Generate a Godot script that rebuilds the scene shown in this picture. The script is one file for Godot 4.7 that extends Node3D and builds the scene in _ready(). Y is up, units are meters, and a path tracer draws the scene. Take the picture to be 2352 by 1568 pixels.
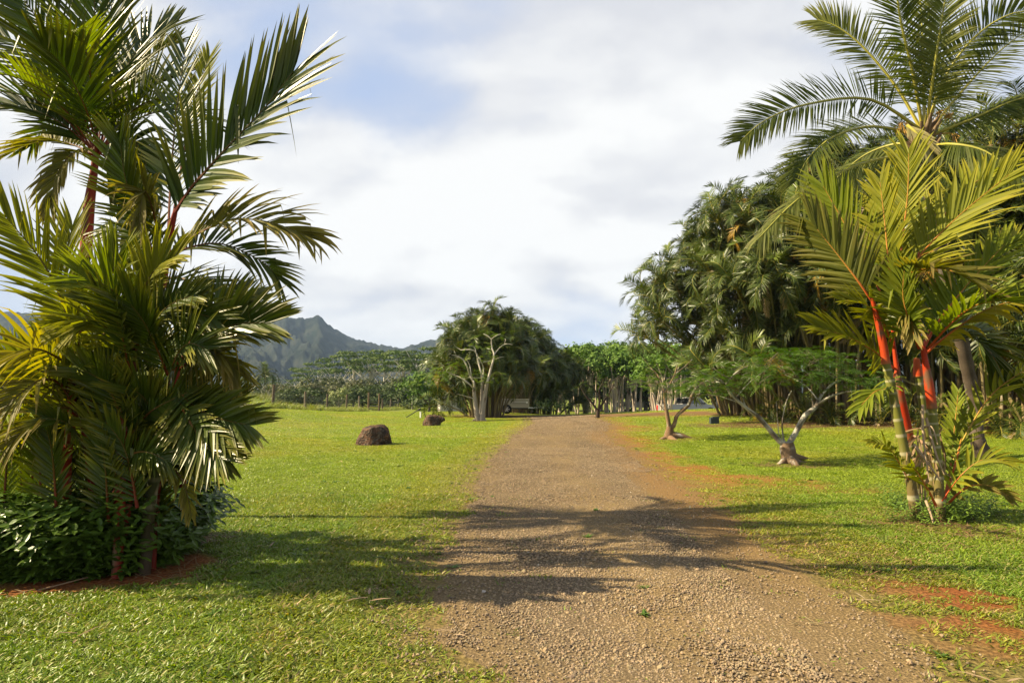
extends Node3D

const FOC := 1568.0          # focal length in the units of a 2352 x 1568 frame (24 mm on full frame)
const PITCH := 4.4
const EYE := 1.6
var cam_pos := Vector3(0, EYE, 0)
var rng := RandomNumberGenerator.new()
var nz := FastNoiseLite.new()
var counts := {}
var dshift := 0.0
var M := {}
var ORD := ["first", "second", "third", "fourth", "fifth", "sixth", "seventh", "eighth", "ninth", "tenth", "eleventh", "twelfth", "thirteenth", "fourteenth", "fifteenth", "sixteenth", "seventeenth", "eighteenth", "nineteenth", "twentieth"]


class MB:
	var v := PackedVector3Array()
	var n := PackedVector3Array()
	var c := PackedColorArray()
	var ix := PackedInt32Array()
	var smooth := false
	var nz: FastNoiseLite

	func _init(s := false, noise: FastNoiseLite = null) -> void:
		smooth = s
		nz = noise

	func tri(a: Vector3, b: Vector3, d: Vector3, col: Color) -> void:
		var k := v.size()
		v.append(a); v.append(b); v.append(d)
		c.append(col); c.append(col); c.append(col)
		if smooth:
			var nn := (d - a).cross(b - a).normalized()
			n.append(nn); n.append(nn); n.append(nn)
		ix.append(k); ix.append(k + 1); ix.append(k + 2)

	# corners counter-clockwise as seen from outside
	func quad(a: Vector3, b: Vector3, d: Vector3, e: Vector3, col: Color) -> void:
		var k := v.size()
		v.append(a); v.append(b); v.append(d); v.append(e)
		for i in 4:
			c.append(col)
		if smooth:
			var nn := (b - a).cross(e - a).normalized()
			for i in 4:
				n.append(nn)
		ix.append(k); ix.append(k + 2); ix.append(k + 1)
		ix.append(k); ix.append(k + 3); ix.append(k + 2)

	func box(mid: Vector3, size: Vector3, col: Color, basis := Basis()) -> void:
		var h := size * 0.5
		var p := []
		for i in 8:
			p.append(mid + basis * Vector3(h.x if i & 1 else -h.x, h.y if i & 2 else -h.y, h.z if i & 4 else -h.z))
		quad(p[4], p[5], p[7], p[6], col)
		quad(p[1], p[0], p[2], p[3], col)
		quad(p[5], p[1], p[3], p[7], col)
		quad(p[0], p[4], p[6], p[2], col)
		quad(p[6], p[7], p[3], p[2], col)
		quad(p[0], p[1], p[5], p[4], col)

	# a tapered tube through pts; cols one colour a ring; patches of colour pc where the noise is high
	func tube(pts: PackedVector3Array, radii: PackedFloat32Array, sides: int, cols: PackedColorArray, pc := Color.BLACK, amount := 0.0, freq := 6.0, lump := 0.0) -> void:
		var m := pts.size()
		var t := (pts[1] - pts[0]).normalized()
		var u := t.cross(Vector3(0.31, 0.17, 0.93)).normalized()
		var k0 := v.size()
		for i in m:
			var t2 := (pts[mini(i + 1, m - 1)] - pts[maxi(i - 1, 0)]).normalized()
			u = (u - t2 * u.dot(t2)).normalized()
			var w := t2.cross(u)
			for j in sides:
				var a := TAU * j / sides
				var o := u * cos(a) + w * sin(a)
				var r := radii[i]
				var p := pts[i] + o * r
				if lump > 0.0 and nz:
					p = pts[i] + o * r * (1.0 + lump * nz.get_noise_3dv(p * 34.0 / maxf(r, 0.04)))
				v.append(p)
				if smooth:
					n.append(o)
				var col := cols[mini(i, cols.size() - 1)]
				if amount > 0.0 and nz:
					var q := nz.get_noise_3dv(p * freq * 320.0) * 0.65 + nz.get_noise_3dv(p * freq * 900.0) * 0.35
					if q > 0.42 - amount * 0.6:
						col = col.lerp(pc, clampf((q - 0.42 + amount * 0.6) * 9.0, 0.0, 1.0))
				c.append(col)
		for i in m - 1:
			for j in sides:
				var a := k0 + i * sides + j
				var b := k0 + i * sides + (j + 1) % sides
				ix.append(a); ix.append(a + sides); ix.append(b + sides)
				ix.append(a); ix.append(b + sides); ix.append(b)

	# one blade: root, direction, blade normal, length, half width, fall towards the ground, colours at root and tip
	func blade(root: Vector3, d: Vector3, bn: Vector3, length: float, hw: float, fall: float, ca: Color, cb: Color, segs: int, fold: float, kink := -1.0) -> void:
		var w := bn.cross(d).normalized()
		var k := v.size()
		var p := root
		var dir := d
		var step := length / segs
		for i in segs + 1:
			var f := float(i) / segs
			var s := 0.0
			if f < 1.0:
				s = hw * (0.38 + 2.6 * f if f < 0.24 else 1.0 - 0.9 * pow((f - 0.24) / 0.76, 1.6))
			var col := ca.lerp(cb, f * f)
			if i == segs:
				v.append(p)
				c.append(col)
			elif fold > 0.0:
				v.append(p - w * s); v.append(p - bn * s * fold); v.append(p + w * s)
				c.append(col); c.append(col); c.append(col)
			else:
				v.append(p - w * s); v.append(p + w * s)
				c.append(col); c.append(col)
			dir = (dir + Vector3.DOWN * fall * (1.6 * f + 0.2) / segs).normalized()
			if kink >= 0.0 and f >= kink and f - 1.0 / segs < kink:
				dir = (dir * 0.25 + Vector3.DOWN).normalized()
			p += dir * step
		var per := 3 if fold > 0.0 else 2
		for i in segs:
			var a := k + i * per
			var b := a + per
			if i == segs - 1:
				for j in per - 1:
					ix.append(a + j); ix.append(a + j + 1); ix.append(b)
			else:
				for j in per - 1:
					ix.append(a + j); ix.append(a + j + 1); ix.append(b + j + 1)
					ix.append(a + j); ix.append(b + j + 1); ix.append(b + j)

	func leaf(mid: Vector3, nn: Vector3, along: Vector3, l: float, w: float, col: Color) -> void:
		var a := (along - nn * along.dot(nn)).normalized()
		var s := nn.cross(a) * w
		a *= l
		var k := v.size()
		v.append(mid - a); v.append(mid + s); v.append(mid + a); v.append(mid - s)
		for i in 4:
			c.append(col)
		ix.append(k); ix.append(k + 1); ix.append(k + 2)
		ix.append(k); ix.append(k + 2); ix.append(k + 3)

	func add_to(am: ArrayMesh, m: Material) -> void:
		if v.is_empty():
			return
		var a := []
		a.resize(Mesh.ARRAY_MAX)
		a[Mesh.ARRAY_VERTEX] = v
		if smooth:
			a[Mesh.ARRAY_NORMAL] = n
		a[Mesh.ARRAY_COLOR] = c
		a[Mesh.ARRAY_INDEX] = ix
		am.add_surface_from_arrays(Mesh.PRIMITIVE_TRIANGLES, a)
		am.surface_set_material(am.get_surface_count() - 1, m)


# ---------------------------------------------------------------- helpers
func mesh1(mb: MB, m: Material) -> ArrayMesh:
	var am := ArrayMesh.new()
	mb.add_to(am, m)
	return am

func mesh2(a: MB, ma: Material, b: MB, mbm: Material) -> ArrayMesh:
	var am := ArrayMesh.new()
	a.add_to(am, ma)
	b.add_to(am, mbm)
	return am

func numbered(called: String) -> String:
	var k: int = counts.get(called, 0)
	counts[called] = k + 1
	return called if k == 0 else "%s_%03d" % [called, k]

func tag(o: Node, label: String, category: String, group := "") -> void:
	o.set_meta("label", label)
	o.set_meta("category", category)
	if group != "":
		o.set_meta("group", group)

func thing(called: String, label: String, category: String, where: Vector3, group := "") -> Node3D:
	var o := Node3D.new()
	o.name = numbered(called)
	add_child(o, true)
	o.position = where
	tag(o, label, category, group)
	return o

func part(called: String, mesh: Mesh, parent: Node, at_ := Transform3D()) -> MeshInstance3D:
	var o := MeshInstance3D.new()
	o.name = called
	o.mesh = mesh
	o.transform = at_
	parent.add_child(o, true)
	return o

func single(called: String, mesh: Mesh, label: String, category: String, where: Vector3, group := "") -> MeshInstance3D:
	var o := MeshInstance3D.new()
	o.name = numbered(called)
	o.mesh = mesh
	add_child(o, true)
	o.position = where
	tag(o, label, category, group)
	return o

func structure(called: String, mesh: Mesh) -> MeshInstance3D:
	var o := MeshInstance3D.new()
	o.name = numbered(called)
	o.mesh = mesh
	add_child(o, true)
	o.set_meta("kind", "structure")
	return o

func scatter(called: String, mesh: Mesh, where: Array[Transform3D], tint: PackedColorArray, label: String, category: String) -> void:
	var mm := MultiMesh.new()
	mm.transform_format = MultiMesh.TRANSFORM_3D
	mm.use_colors = true
	mm.mesh = mesh
	mm.instance_count = where.size()
	for i in where.size():
		mm.set_instance_transform(i, where[i])
		mm.set_instance_color(i, tint[i])
	var o := MultiMeshInstance3D.new()
	o.name = numbered(called)
	o.multimesh = mm
	add_child(o, true)
	tag(o, label, category)
	o.set_meta("kind", "stuff")

func ray(px: float, py: float) -> Vector3:
	return Vector3((px - 1176.0) / FOC, (784.0 - py) / FOC, -1.0).rotated(Vector3.RIGHT, deg_to_rad(PITCH))

# the point on that line of sight at that distance ahead
func at(px: float, py: float, depth: float) -> Vector3:
	var d := ray(px, py)
	return cam_pos + d * ((depth + dshift) / -d.z)

# where that line of sight meets the ground
func on_ground(px: float, py: float) -> Vector3:
	var d := ray(px, py)
	var t := 2.0
	for i in 4000:
		var p := cam_pos + d * t
		if p.y <= height(p.x, p.z) or t > 200.0:
			return Vector3(p.x, height(p.x, p.z), p.z)
		t *= 1.003
	return cam_pos + d * t

# the point on the ground at that column of the view and that distance ahead
func ground(px: float, depth: float) -> Vector3:
	var x := (px - 1176.0) / FOC * depth
	return Vector3(x, height(x, -depth), -depth)

func gauss(a: float) -> float:
	return exp(-a * a)

func height(x: float, z: float) -> float:
	var h := 0.80 * exp(-pow((x - 18.0) / 13.0, 2.0) - pow((z + 40.0) / 15.0, 2.0))
	h += 0.78 * smoothstep(-5.0, -16.0, x) * exp(-pow((z + 38.0) / 14.0, 2.0))
	h -= 0.45 * smoothstep(-56.0, -90.0, z) * smoothstep(6.0, 0.0, x) + 0.62 * smoothstep(-47.0, -58.0, z) * smoothstep(0.0, 6.0, x)
	h += 0.02 * nz.get_noise_2d(x * 22.0, z * 22.0) * smoothstep(3.0, 9.0, -z)
	return h

func rnd(a: float, b: float) -> float:
	return rng.randf_range(a, b)

func lin(r: float, g: float, b: float) -> Color:
	return Color(r, g, b)

func vary(c: Color, amount: float) -> Color:
	var k := 1.0 + rnd(-amount, amount)
	return Color(c.r * k * (1.0 + rnd(-amount, amount) * 0.4), c.g * k, c.b * k * (1.0 + rnd(-amount, amount) * 0.4))

func mat(rough: float, spec := 0.5) -> StandardMaterial3D:
	var m := StandardMaterial3D.new()
	m.vertex_color_use_as_albedo = true
	m.roughness = rough
	m.metallic_specular = spec
	m.cull_mode = BaseMaterial3D.CULL_DISABLED
	return m

func leaf_mat(rough: float, through: Color, spec := 0.5) -> StandardMaterial3D:
	var m := mat(rough, spec)
	m.backlight_enabled = true
	m.backlight = through
	return m

func noise_tex(freq: float, octaves: int, lo: float, hi: float, size := 512, kind := FastNoiseLite.TYPE_SIMPLEX_SMOOTH, sd := 1) -> NoiseTexture2D:
	var f := FastNoiseLite.new()
	f.noise_type = kind
	f.frequency = freq
	f.fractal_octaves = octaves
	f.seed = sd
	var t := NoiseTexture2D.new()
	t.width = size
	t.height = size
	t.seamless = true
	t.noise = f
	var g := Gradient.new()
	g.set_color(0, Color(lo, lo, lo))
	g.set_color(1, Color(hi, hi, hi))
	t.color_ramp = g
	return t

func textured(m: StandardMaterial3D, tex: Texture2D, scale_: float, bump: Texture2D = null, depth := 1.0) -> StandardMaterial3D:
	m.albedo_texture = tex
	m.uv1_triplanar = true
	m.uv1_world_triplanar = true
	m.uv1_scale = Vector3.ONE * scale_
	if bump:
		m.heightmap_enabled = true
		m.heightmap_texture = bump
		m.heightmap_scale = depth
	return m

func curve3(p: Array, steps: int) -> PackedVector3Array:
	var out := PackedVector3Array()
	var m := p.size()
	for i in steps + 1:
		var f := float(i) / steps * (m - 1)
		var k := mini(int(f), m - 2)
		var a: Vector3 = p[maxi(k - 1, 0)]
		var b: Vector3 = p[k]
		var c: Vector3 = p[k + 1]
		var d: Vector3 = p[mini(k + 2, m - 1)]
		out.append(b.cubic_interpolate(c, a, d, f - k))
	return out

func taper(n_: int, a: float, b: float) -> PackedFloat32Array:
	var out := PackedFloat32Array()
	for i in n_:
		out.append(lerpf(a, b, float(i) / (n_ - 1)))
	return out

# a feather leaf of a palm along the points p: leaflets go to lb, the stalk to rb
func feather(lb: MB, rb: MB, p: Array, o: Dictionary) -> void:
	var pts := curve3(p, 16)
	var total := 0.0
	for i in 16:
		total += pts[i].distance_to(pts[i + 1])
	var rr: float = o.get("rr", 0.014)
	var rc: Color = o.get("rc", lin(0.12, 0.13, 0.02))
	var rc2: Color = o.get("rc2", rc)
	var cols := PackedColorArray()
	for i in 17:
		cols.append(rc.lerp(rc2, clampf(i / 9.0, 0, 1)))
	rb.tube(pts, taper(17, rr, rr * 0.16), 5, cols)
	var pairs: int = o.pairs
	var start: float = o.get("start", 0.2)
	var hint: Vector3 = o.get("hint", Vector3.UP)
	var vee: float = o.get("vee", 0.3)
	var fall: float = o.get("fall", 0.25)
	var segs: int = o.get("segs", 4)
	var fold: float = o.get("fold", 0.3)
	var c0: Color = o.c0
	var c1: Color = o.c1
	var tip: Color = o.get("tip", c1)
	var tipmix: float = o.get("tipmix", 0.3)
	var kink: float = o.get("kink", 0.0)
	var miss: float = o.get("miss", 0.02)
	var a0: float = o.get("a0", 1.05)
	var a1: float = o.get("a1", 0.42)
	var jit: float = o.get("jit", 0.08)
	for i in pairs:
		var s := (i + 0.5) / pairs
		var f := lerpf(start, 0.995, s) * 16.0
		var k := mini(int(f), 15)
		var root := pts[k].lerp(pts[k + 1], f - k)
		var t := (pts[mini(k + 1, 16)] - pts[maxi(k - 1, 0)]).normalized()
		var nn := hint - t * hint.dot(t)
		if nn.length() < 0.05:
			nn = Vector3(0.3, 0.2, 1.0) - t * t.dot(Vector3(0.3, 0.2, 1.0))
		nn = nn.normalized()
		var side := t.cross(nn)
		var ln: float = o.len * (0.42 + 0.58 * pow(sin(PI * clampf(0.16 + 0.74 * s, 0, 1)), 0.8))
		var ang := lerpf(a0, a1, s)
		for q in [-1.0, 1.0]:
			if rng.randf() < miss:
				continue
			var a := ang + rnd(-jit, jit)
			var e := vee + rnd(-jit, jit) * 1.5
			var d: Vector3 = (t * cos(a) + side * q * sin(a) * cos(e) + nn * sin(a) * sin(e)).normalized()
			var bn: Vector3 = (nn * cos(e) - side * q * sin(e))
			bn = (bn - d * bn.dot(d)).normalized()
			bn = bn.rotated(d, rnd(-0.35, 0.35))
			var col := c0.lerp(c1, clampf(rng.randf() * 0.8 + 0.2 * s, 0, 1))
			var ct := col.lerp(tip, clampf(tipmix * rnd(0.3, 1.7), 0, 1))
			lb.blade(root, d, bn, ln * rnd(0.88, 1.08), o.wid * rnd(0.75, 1.15), fall * rnd(0.4, 1.7), col, ct, segs, fold, rnd(0.3, 0.6) if rng.randf() < kink else -1.0)


func _ready() -> void:
	rng.seed = 7
	nz.seed = 3
	nz.frequency = 0.01
	nz.fractal_octaves = 3
	# camera
	var cam := Camera3D.new()
	cam.name = "camera"
	cam.position = cam_pos
	cam.rotation_degrees = Vector3(PITCH, 0, 0)
	cam.fov = rad_to_deg(2.0 * atan(784.0 / FOC))
	cam.near = 0.1
	cam.far = 9000.0
	add_child(cam)
	# sky and air
	var we := WorldEnvironment.new()
	we.name = "world_environment"
	var env := Environment.new()
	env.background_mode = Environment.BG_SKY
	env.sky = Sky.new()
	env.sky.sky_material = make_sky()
	env.tonemap_mode = Environment.TONE_MAPPER_LINEAR
	env.tonemap_exposure = 2.9
	env.sdfgi_enabled = true
	env.ssao_enabled = true
	env.ssil_enabled = true
	env.fog_enabled = true
	env.fog_density = 0.00012
	env.fog_light_color = Color(0.72, 0.84, 1.0)
	we.environment = env
	add_child(we)
	# sun: low, from beyond the palm clump at the edge of the lawn
	var sun := DirectionalLight3D.new()
	sun.name = "sun"
	sun.light_energy = 1.6
	sun.light_color = Color(1.0, 0.92, 0.76)
	sun.light_angular_distance = 0.5
	sun.shadow_enabled = true
	var el := deg_to_rad(38.0)
	var az := deg_to_rad(1.0)
	add_child(sun)
	sun.look_at_from_position(Vector3(-cos(el) * cos(az), sin(el), cos(el) * sin(az)) * 50.0, Vector3.ZERO, Vector3.UP)
	materials()
	make_edges()
	make_ground()
	make_driveway()
	make_mountain()
	make_cane_fronds()
	make_far_trees()
	make_plantation()
	make_center_clump()
	make_right_grove()
	make_small_trees()
	make_coconut()
	make_left_clump()
	make_right_red_palm()
	make_objects()
	make_grass()
	make_gravel()


func make_sky() -> PanoramaSkyMaterial:
	var w := 1536
	var hgt := 768
	var im := Image.create(w, hgt, false, Image.FORMAT_RGBAF)
	var f1 := FastNoiseLite.new()
	f1.seed = 21
	f1.frequency = 1.0
	f1.fractal_octaves = 6
	f1.fractal_gain = 0.46
	f1.domain_warp_enabled = true
	f1.domain_warp_amplitude = 0.35
	f1.domain_warp_frequency = 1.3
	var f2 := FastNoiseLite.new()
	f2.seed = 5
	f2.frequency = 2.2
	f2.fractal_octaves = 4
	# openings in the thin cloud (negative) and thicker banks (positive): direction, width, amount
	var spots := [[620, 170, 0.17, -0.22], [880, 270, 0.12, -0.30], [1010, 190, 0.11, -0.16], [480, 110, 0.12, -0.2], [1240, 270, 0.09, -0.22], [1280, 760, 0.12, -0.30], [1420, 700, 0.09, -0.22], [60, 700, 0.06, -0.2],
		[1440, 770, 0.018, 0.40], [330, 40, 0.06, 0.2], [760, 330, 0.05, 0.35], [900, 420, 0.20, 0.30], [1300, 480, 0.22, 0.30], [1500, 130, 0.22, 0.25], [760, 150, 0.03, 0.3], [1160, 210, 0.04, 0.30], [300, 420, 0.18, 0.3], [1700, 350, 0.2, 0.3]]
	var dirs := []
	for s in spots:
		dirs.append(ray(s[0], s[1]).normalized())
	for j in hgt:
		var el := PI * 0.5 - (j + 0.5) / hgt * PI
		if el < -0.02:
			for i in w:
				im.set_pixel(i, j, Color(0.10, 0.11, 0.08, 1))
			continue
		var cy := cos(el)
		var sy := sin(el)
		for i in w:
			var a := (i + 0.5) / w * TAU
			var d := Vector3(sin(a) * cy, sy, -cos(a) * cy)
			var q := Vector2(d.x, d.z) / (maxf(sy, 0.0) + 0.42)
			var n1 := f1.get_noise_2d(q.x * 0.95, q.y * 1.15)
			var n2 := f2.get_noise_2d(q.x * 0.5 + 9.0, q.y * 0.9)
			var n3 := f1.get_noise_2d(q.x * 2.4 + q.y * 0.8 + 4.0, q.y * 4.4 - q.x * 0.7)
			var cov := 0.74 + 0.42 * n1 + 0.10 * n2 + 0.30 * n3
			for k in spots.size():
				var dd: Vector3 = d - dirs[k]
				var s: Array = spots[k]
				var e: float = dd.length_squared() / (s[2] * s[2])
				if e < 6.0:
					cov += s[3] * exp(-e)
			var al := 0.18 + 0.82 * smoothstep(0.10, 0.90, cov)
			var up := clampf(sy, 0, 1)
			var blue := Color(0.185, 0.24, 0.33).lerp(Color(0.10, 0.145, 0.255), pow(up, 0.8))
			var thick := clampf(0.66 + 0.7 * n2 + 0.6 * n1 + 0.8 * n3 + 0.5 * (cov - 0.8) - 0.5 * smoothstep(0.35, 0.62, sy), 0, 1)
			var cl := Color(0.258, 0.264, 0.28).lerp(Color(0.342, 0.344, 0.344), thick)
			var c := blue.lerp(cl, al * (1.0 - 0.45 * smoothstep(0.5, 0.95, sy)))  # sky overhead, out of view, is dimmed to lessen fill light in shadows
			im.set_pixel(i, j, Color(c.r, c.g, c.b, 1))
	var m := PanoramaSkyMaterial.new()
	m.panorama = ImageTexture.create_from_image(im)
	return m


func materials() -> void:
	M.leaf = leaf_mat(0.54, Color(0.95, 0.98, 0.3), 0.28)
	M.leaf_cane = leaf_mat(0.40, Color(0.6, 0.62, 0.2), 0.36)
	M.leaf_gloss = leaf_mat(0.36, Color(0.6, 0.64, 0.16), 0.34)
	M.leaf_dull = leaf_mat(0.55, Color(0.6, 0.66, 0.3), 0.25)
	M.feathery = leaf_mat(0.55, Color(0.8, 0.88, 0.25), 0.25)
	M.grass = leaf_mat(0.42, Color(0.85, 0.88, 0.25), 0.36)
	M.stalk = mat(0.5, 0.3)
	M.wood = mat(0.85, 0.3)
	M.shiny_red = mat(0.5, 0.3)
	M.stone = mat(0.9, 0.3)
	var bt := noise_tex(0.03, 4, 0.74, 1.0, 256, FastNoiseLite.TYPE_SIMPLEX_SMOOTH, 8)
	M.bark = textured(mat(0.9, 0.25), bt, 2.6, bt, 2.0)
	var gt := noise_tex(0.045, 5, 0.5, 1.0, 512, FastNoiseLite.TYPE_SIMPLEX_SMOOTH, 11)
	M.ground = textured(mat(0.95, 0.2), gt, 0.9, gt, 2.0)
	var rt := noise_tex(0.11, 3, 0.48, 1.0, 512, FastNoiseLite.TYPE_CELLULAR, 4)
	M.road = textured(mat(0.95, 0.2), rt, 0.83, rt, 1.6)
	var rk := noise_tex(0.02, 6, 0.42, 1.0, 512, FastNoiseLite.TYPE_SIMPLEX_SMOOTH, 31)
	M.rock = textured(mat(0.92, 0.25), rk, 1.3, rk, 14.0)
	M.hill = mat(1.0, 0.1)
	for k in ["leaf", "leaf_cane", "leaf_gloss", "leaf_dull", "feathery", "stalk", "wood", "shiny_red", "bark"]:
		M[k].albedo_color = Color(0.84, 0.84, 0.84).linear_to_srgb()
	M.paint = mat(0.35, 0.5)
	M.paint.clearcoat_enabled = true
	M.paint.clearcoat = 0.6
	M.paint.clearcoat_roughness = 0.15
	M.glass_dark = mat(0.08, 0.6)
	M.metal = mat(0.4, 0.5)
	M.metal.metallic = 0.8
	M.rubber = mat(0.8, 0.3)
	M.plain = mat(0.7, 0.35)


# ---------------------------------------------------------------- ground
var left_edge := []
var right_edge := []
var dirt := []

func make_edges() -> void:
	for e in [[1330, 1700], [1150, 1568], [1000, 1440], [1010, 1300], [1055, 1220], [1085, 1150], [1100, 1090], [1135, 1045], [1178, 1000], [1225, 972]]:
		left_edge.append(on_ground(e[0], e[1]))
	for e in [[2420, 1700], [2200, 1568], [2075, 1470], [1950, 1385], [1800, 1290], [1690, 1205], [1600, 1145], [1500, 1085], [1430, 1030], [1392, 995], [1405, 974]]:
		right_edge.append(on_ground(e[0], e[1]))
	# bare earth: place in the view, half sizes in metres, strength, kind (0 orange, 1 red, 2 brown litter)
	for d in [[1440, 1012, 1.0, 3.0, 1.0, 0], [1490, 1045, 0.9, 1.6, 1.0, 0], [1570, 1078, 0.9, 1.1, 1.0, 0], [1660, 1098, 1.0, 0.8, 0.85, 0], [1770, 1110, 1.1, 0.7, 0.65, 0], [1900, 1128, 1.3, 0.5, 0.4, 0], [1430, 983, 1.6, 2.2, 0.8, 0],
		[2235, 1380, 0.46, 0.32, 0.95, 1], [2160, 1435, 0.50, 0.28, 0.9, 1], [2060, 1345, 0.5, 0.32, 0.75, 1], [2290, 1480, 0.5, 0.32, 0.7, 1], [1690, 1190, 0.7, 0.35, 0.6, 1], [1960, 1255, 0.8, 0.35, 0.35, 2], [2000, 1300, 0.7, 0.3, 0.4, 2],
		[2140, 1195, 0.9, 0.55, 0.95, 2], [2060, 1180, 0.6, 0.3, 0.7, 2], [2250, 1225, 0.7, 0.3, 0.7, 2], [170, 1325, 1.3, 0.34, 1.0, 1], [330, 1290, 0.7, 0.26, 0.95, 1], [60, 1350, 0.8, 0.3, 0.9, 1], [180, 1250, 1.5, 0.9, 1.0, 2],
		[1820, 1068, 0.8, 0.7, 0.7, 2], [1540, 1010, 0.9, 0.8, 0.55, 2], [2280, 990, 2.2, 1.6, 1.0, 0], [2190, 978, 2.6, 1.3, 1.0, 2], [2000, 975, 3.0, 1.4, 1.0, 2], [1850, 975, 3.0, 1.4, 1.0, 2], [1720, 974, 2.4, 1.6, 0.9, 2], [2330, 975, 3.0, 2.6, 1.0, 1],
		[480, 1040, 1.6, 0.16, 0.7, 2], [1103, 967, 0.9, 0.9, 0.6, 2], [860, 1022, 0.7, 0.5, 0.35, 2], [1110, 953, 4.0, 3.5, 0.8, 2]]:
		var p := on_ground(d[0], d[1])
		dirt.append([p.x, p.z, d[2], d[3], d[4], d[5]])

func edge_x(edge: Array, z: float) -> float:
	for i in edge.size() - 1:
		var a: Vector3 = edge[i]
		var b: Vector3 = edge[i + 1]
		if z <= a.z and z > b.z:
			return lerpf(a.x, b.x, (z - a.z) / (b.z - a.z))
	var l: Vector3 = edge[0] if z > edge[0].z else edge[edge.size() - 1]
	return l.x

# metres inside the gravel (negative outside)
func road_in(x: float, z: float) -> float:
	var s := -9.0
	if z > -41.5:
		s = minf(x - edge_x(left_edge, z), edge_x(right_edge, z) - x)
	var zc := -47.5 + 0.72 * (x + 3.0)
	var s2 := minf(minf(2.0 - absf(z - zc) * 0.85, x + 2.6), 11.0 - x)
	s = maxf(s, s2)
	if absf(s) < 1.5:
		s += 0.16 * nz.get_noise_2d(x * 90.0, z * 90.0) + 0.12 * nz.get_noise_2d(x * 300.0, z * 300.0)
	return s

# x strength, y kind
func bare(x: float, z: float) -> Vector2:
	var best := 0.0
	var kind := 0.0
	for d in dirt:
		var a: float = (x - d[0]) / d[2]
		var b: float = (z - d[1]) / d[3]
		var q: float = a * a + b * b
		if q < 3.0:
			var s: float = d[4] * clampf(1.35 - 1.0 * q + 1.2 * nz.get_noise_2d(x * 130.0, z * 130.0) + 0.8 * nz.get_noise_2d(x * 420.0, z * 420.0), 0.0, 1.0)
			if s > best:
				best = s
				kind = d[5]
	if z < -7.5 and z > -40.0:
		var away := x - edge_x(right_edge, z)
		if away > -0.6 and away < 2.0:
			var s := clampf(0.95 - absf(away - 0.25) * 0.95 + 0.9 * nz.get_noise_2d(x * 110.0, z * 60.0) + 0.5 * nz.get_noise_2d(x * 420.0, z * 420.0), 0.0, 1.0) * smoothstep(-7.5, -11.0, z) * 0.85
			if s > best:
				best = s
				kind = 0.0
	return Vector2(best, kind)

# 1 in the wheel tracks, -1 between them
func track(x: float, z: float) -> float:
	var a := edge_x(left_edge, z)
	var b := edge_x(right_edge, z)
	var u := (x - a) / maxf(b - a, 0.5)
	return cos((u - 0.27) / 0.46 * TAU) * smoothstep(-0.1, 0.1, u) * smoothstep(1.1, 0.9, u)

var rows := PackedFloat32Array()
var cols_ := PackedFloat32Array()

func make_ground() -> void:
	var d := -9.0
	while d < 2.0:
		rows.append(d)
		d += 1.0
	while d < 4200.0:
		rows.append(d)
		d += maxf(0.07, d * 0.017) if d < 75.0 else d * 0.06
	var s := -3.2
	while s <= 3.2001:
		cols_.append(s)
		s += 0.0125 if absf(s + 0.006) < 0.8 else 0.06
	var mb := MB.new(true, nz)
	var nc := cols_.size()
	var dirt_cols := [lin(0.36, 0.165, 0.045), lin(0.30, 0.10, 0.032), lin(0.23, 0.145, 0.07)]
	for r in rows.size():
		var z := -rows[r]
		for k in nc:
			var x := cols_[k] * (maxf(rows[r], 0.0) + 5.0) * (1.0 if rows[r] < 80.0 else 1.0)
			var y := height(x, z)
			mb.v.append(Vector3(x, y, z))
			var e := 0.3
			mb.n.append(Vector3(height(x - e, z) - height(x + e, z), 2.0 * e, height(x, z - e) - height(x, z + e)).normalized())
			var c := lin(0.24, 0.29, 0.045)
			if rows[r] < 130.0 and absf(x) < 60.0:
				var q := nz.get_noise_2d(x * 16.0, z * 16.0) + 0.25 * sin((x * 0.9 + z * 0.25) * 3.4) * smoothstep(-8.0, -16.0, z)
				c = c.lerp(lin(0.30, 0.30, 0.06), clampf(q * 1.1 + 0.05, 0, 0.6))
				c = c.lerp(lin(0.17, 0.25, 0.035), clampf(-q * 1.1, 0, 0.6))
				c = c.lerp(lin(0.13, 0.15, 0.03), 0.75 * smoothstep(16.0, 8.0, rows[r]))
				var b := bare(x, z)
				if b.x > 0.0:
					c = c.lerp(dirt_cols[int(b.y)], b.x)
				if rows[r] < 50.0:
					var ri := road_in(x, z)
					if ri > -0.9:
						c = c.lerp(lin(0.27, 0.18, 0.08), clampf((ri + 0.9) / 0.9, 0, 1) * 0.8)
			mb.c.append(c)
	for r in rows.size() - 1:
		for k in nc - 1:
			var a := r * nc + k
			mb.ix.append(a); mb.ix.append(a + nc); mb.ix.append(a + 1)
			mb.ix.append(a + 1); mb.ix.append(a + nc); mb.ix.append(a + nc + 1)
	structure("ground", mesh1(mb, M.ground))

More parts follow.
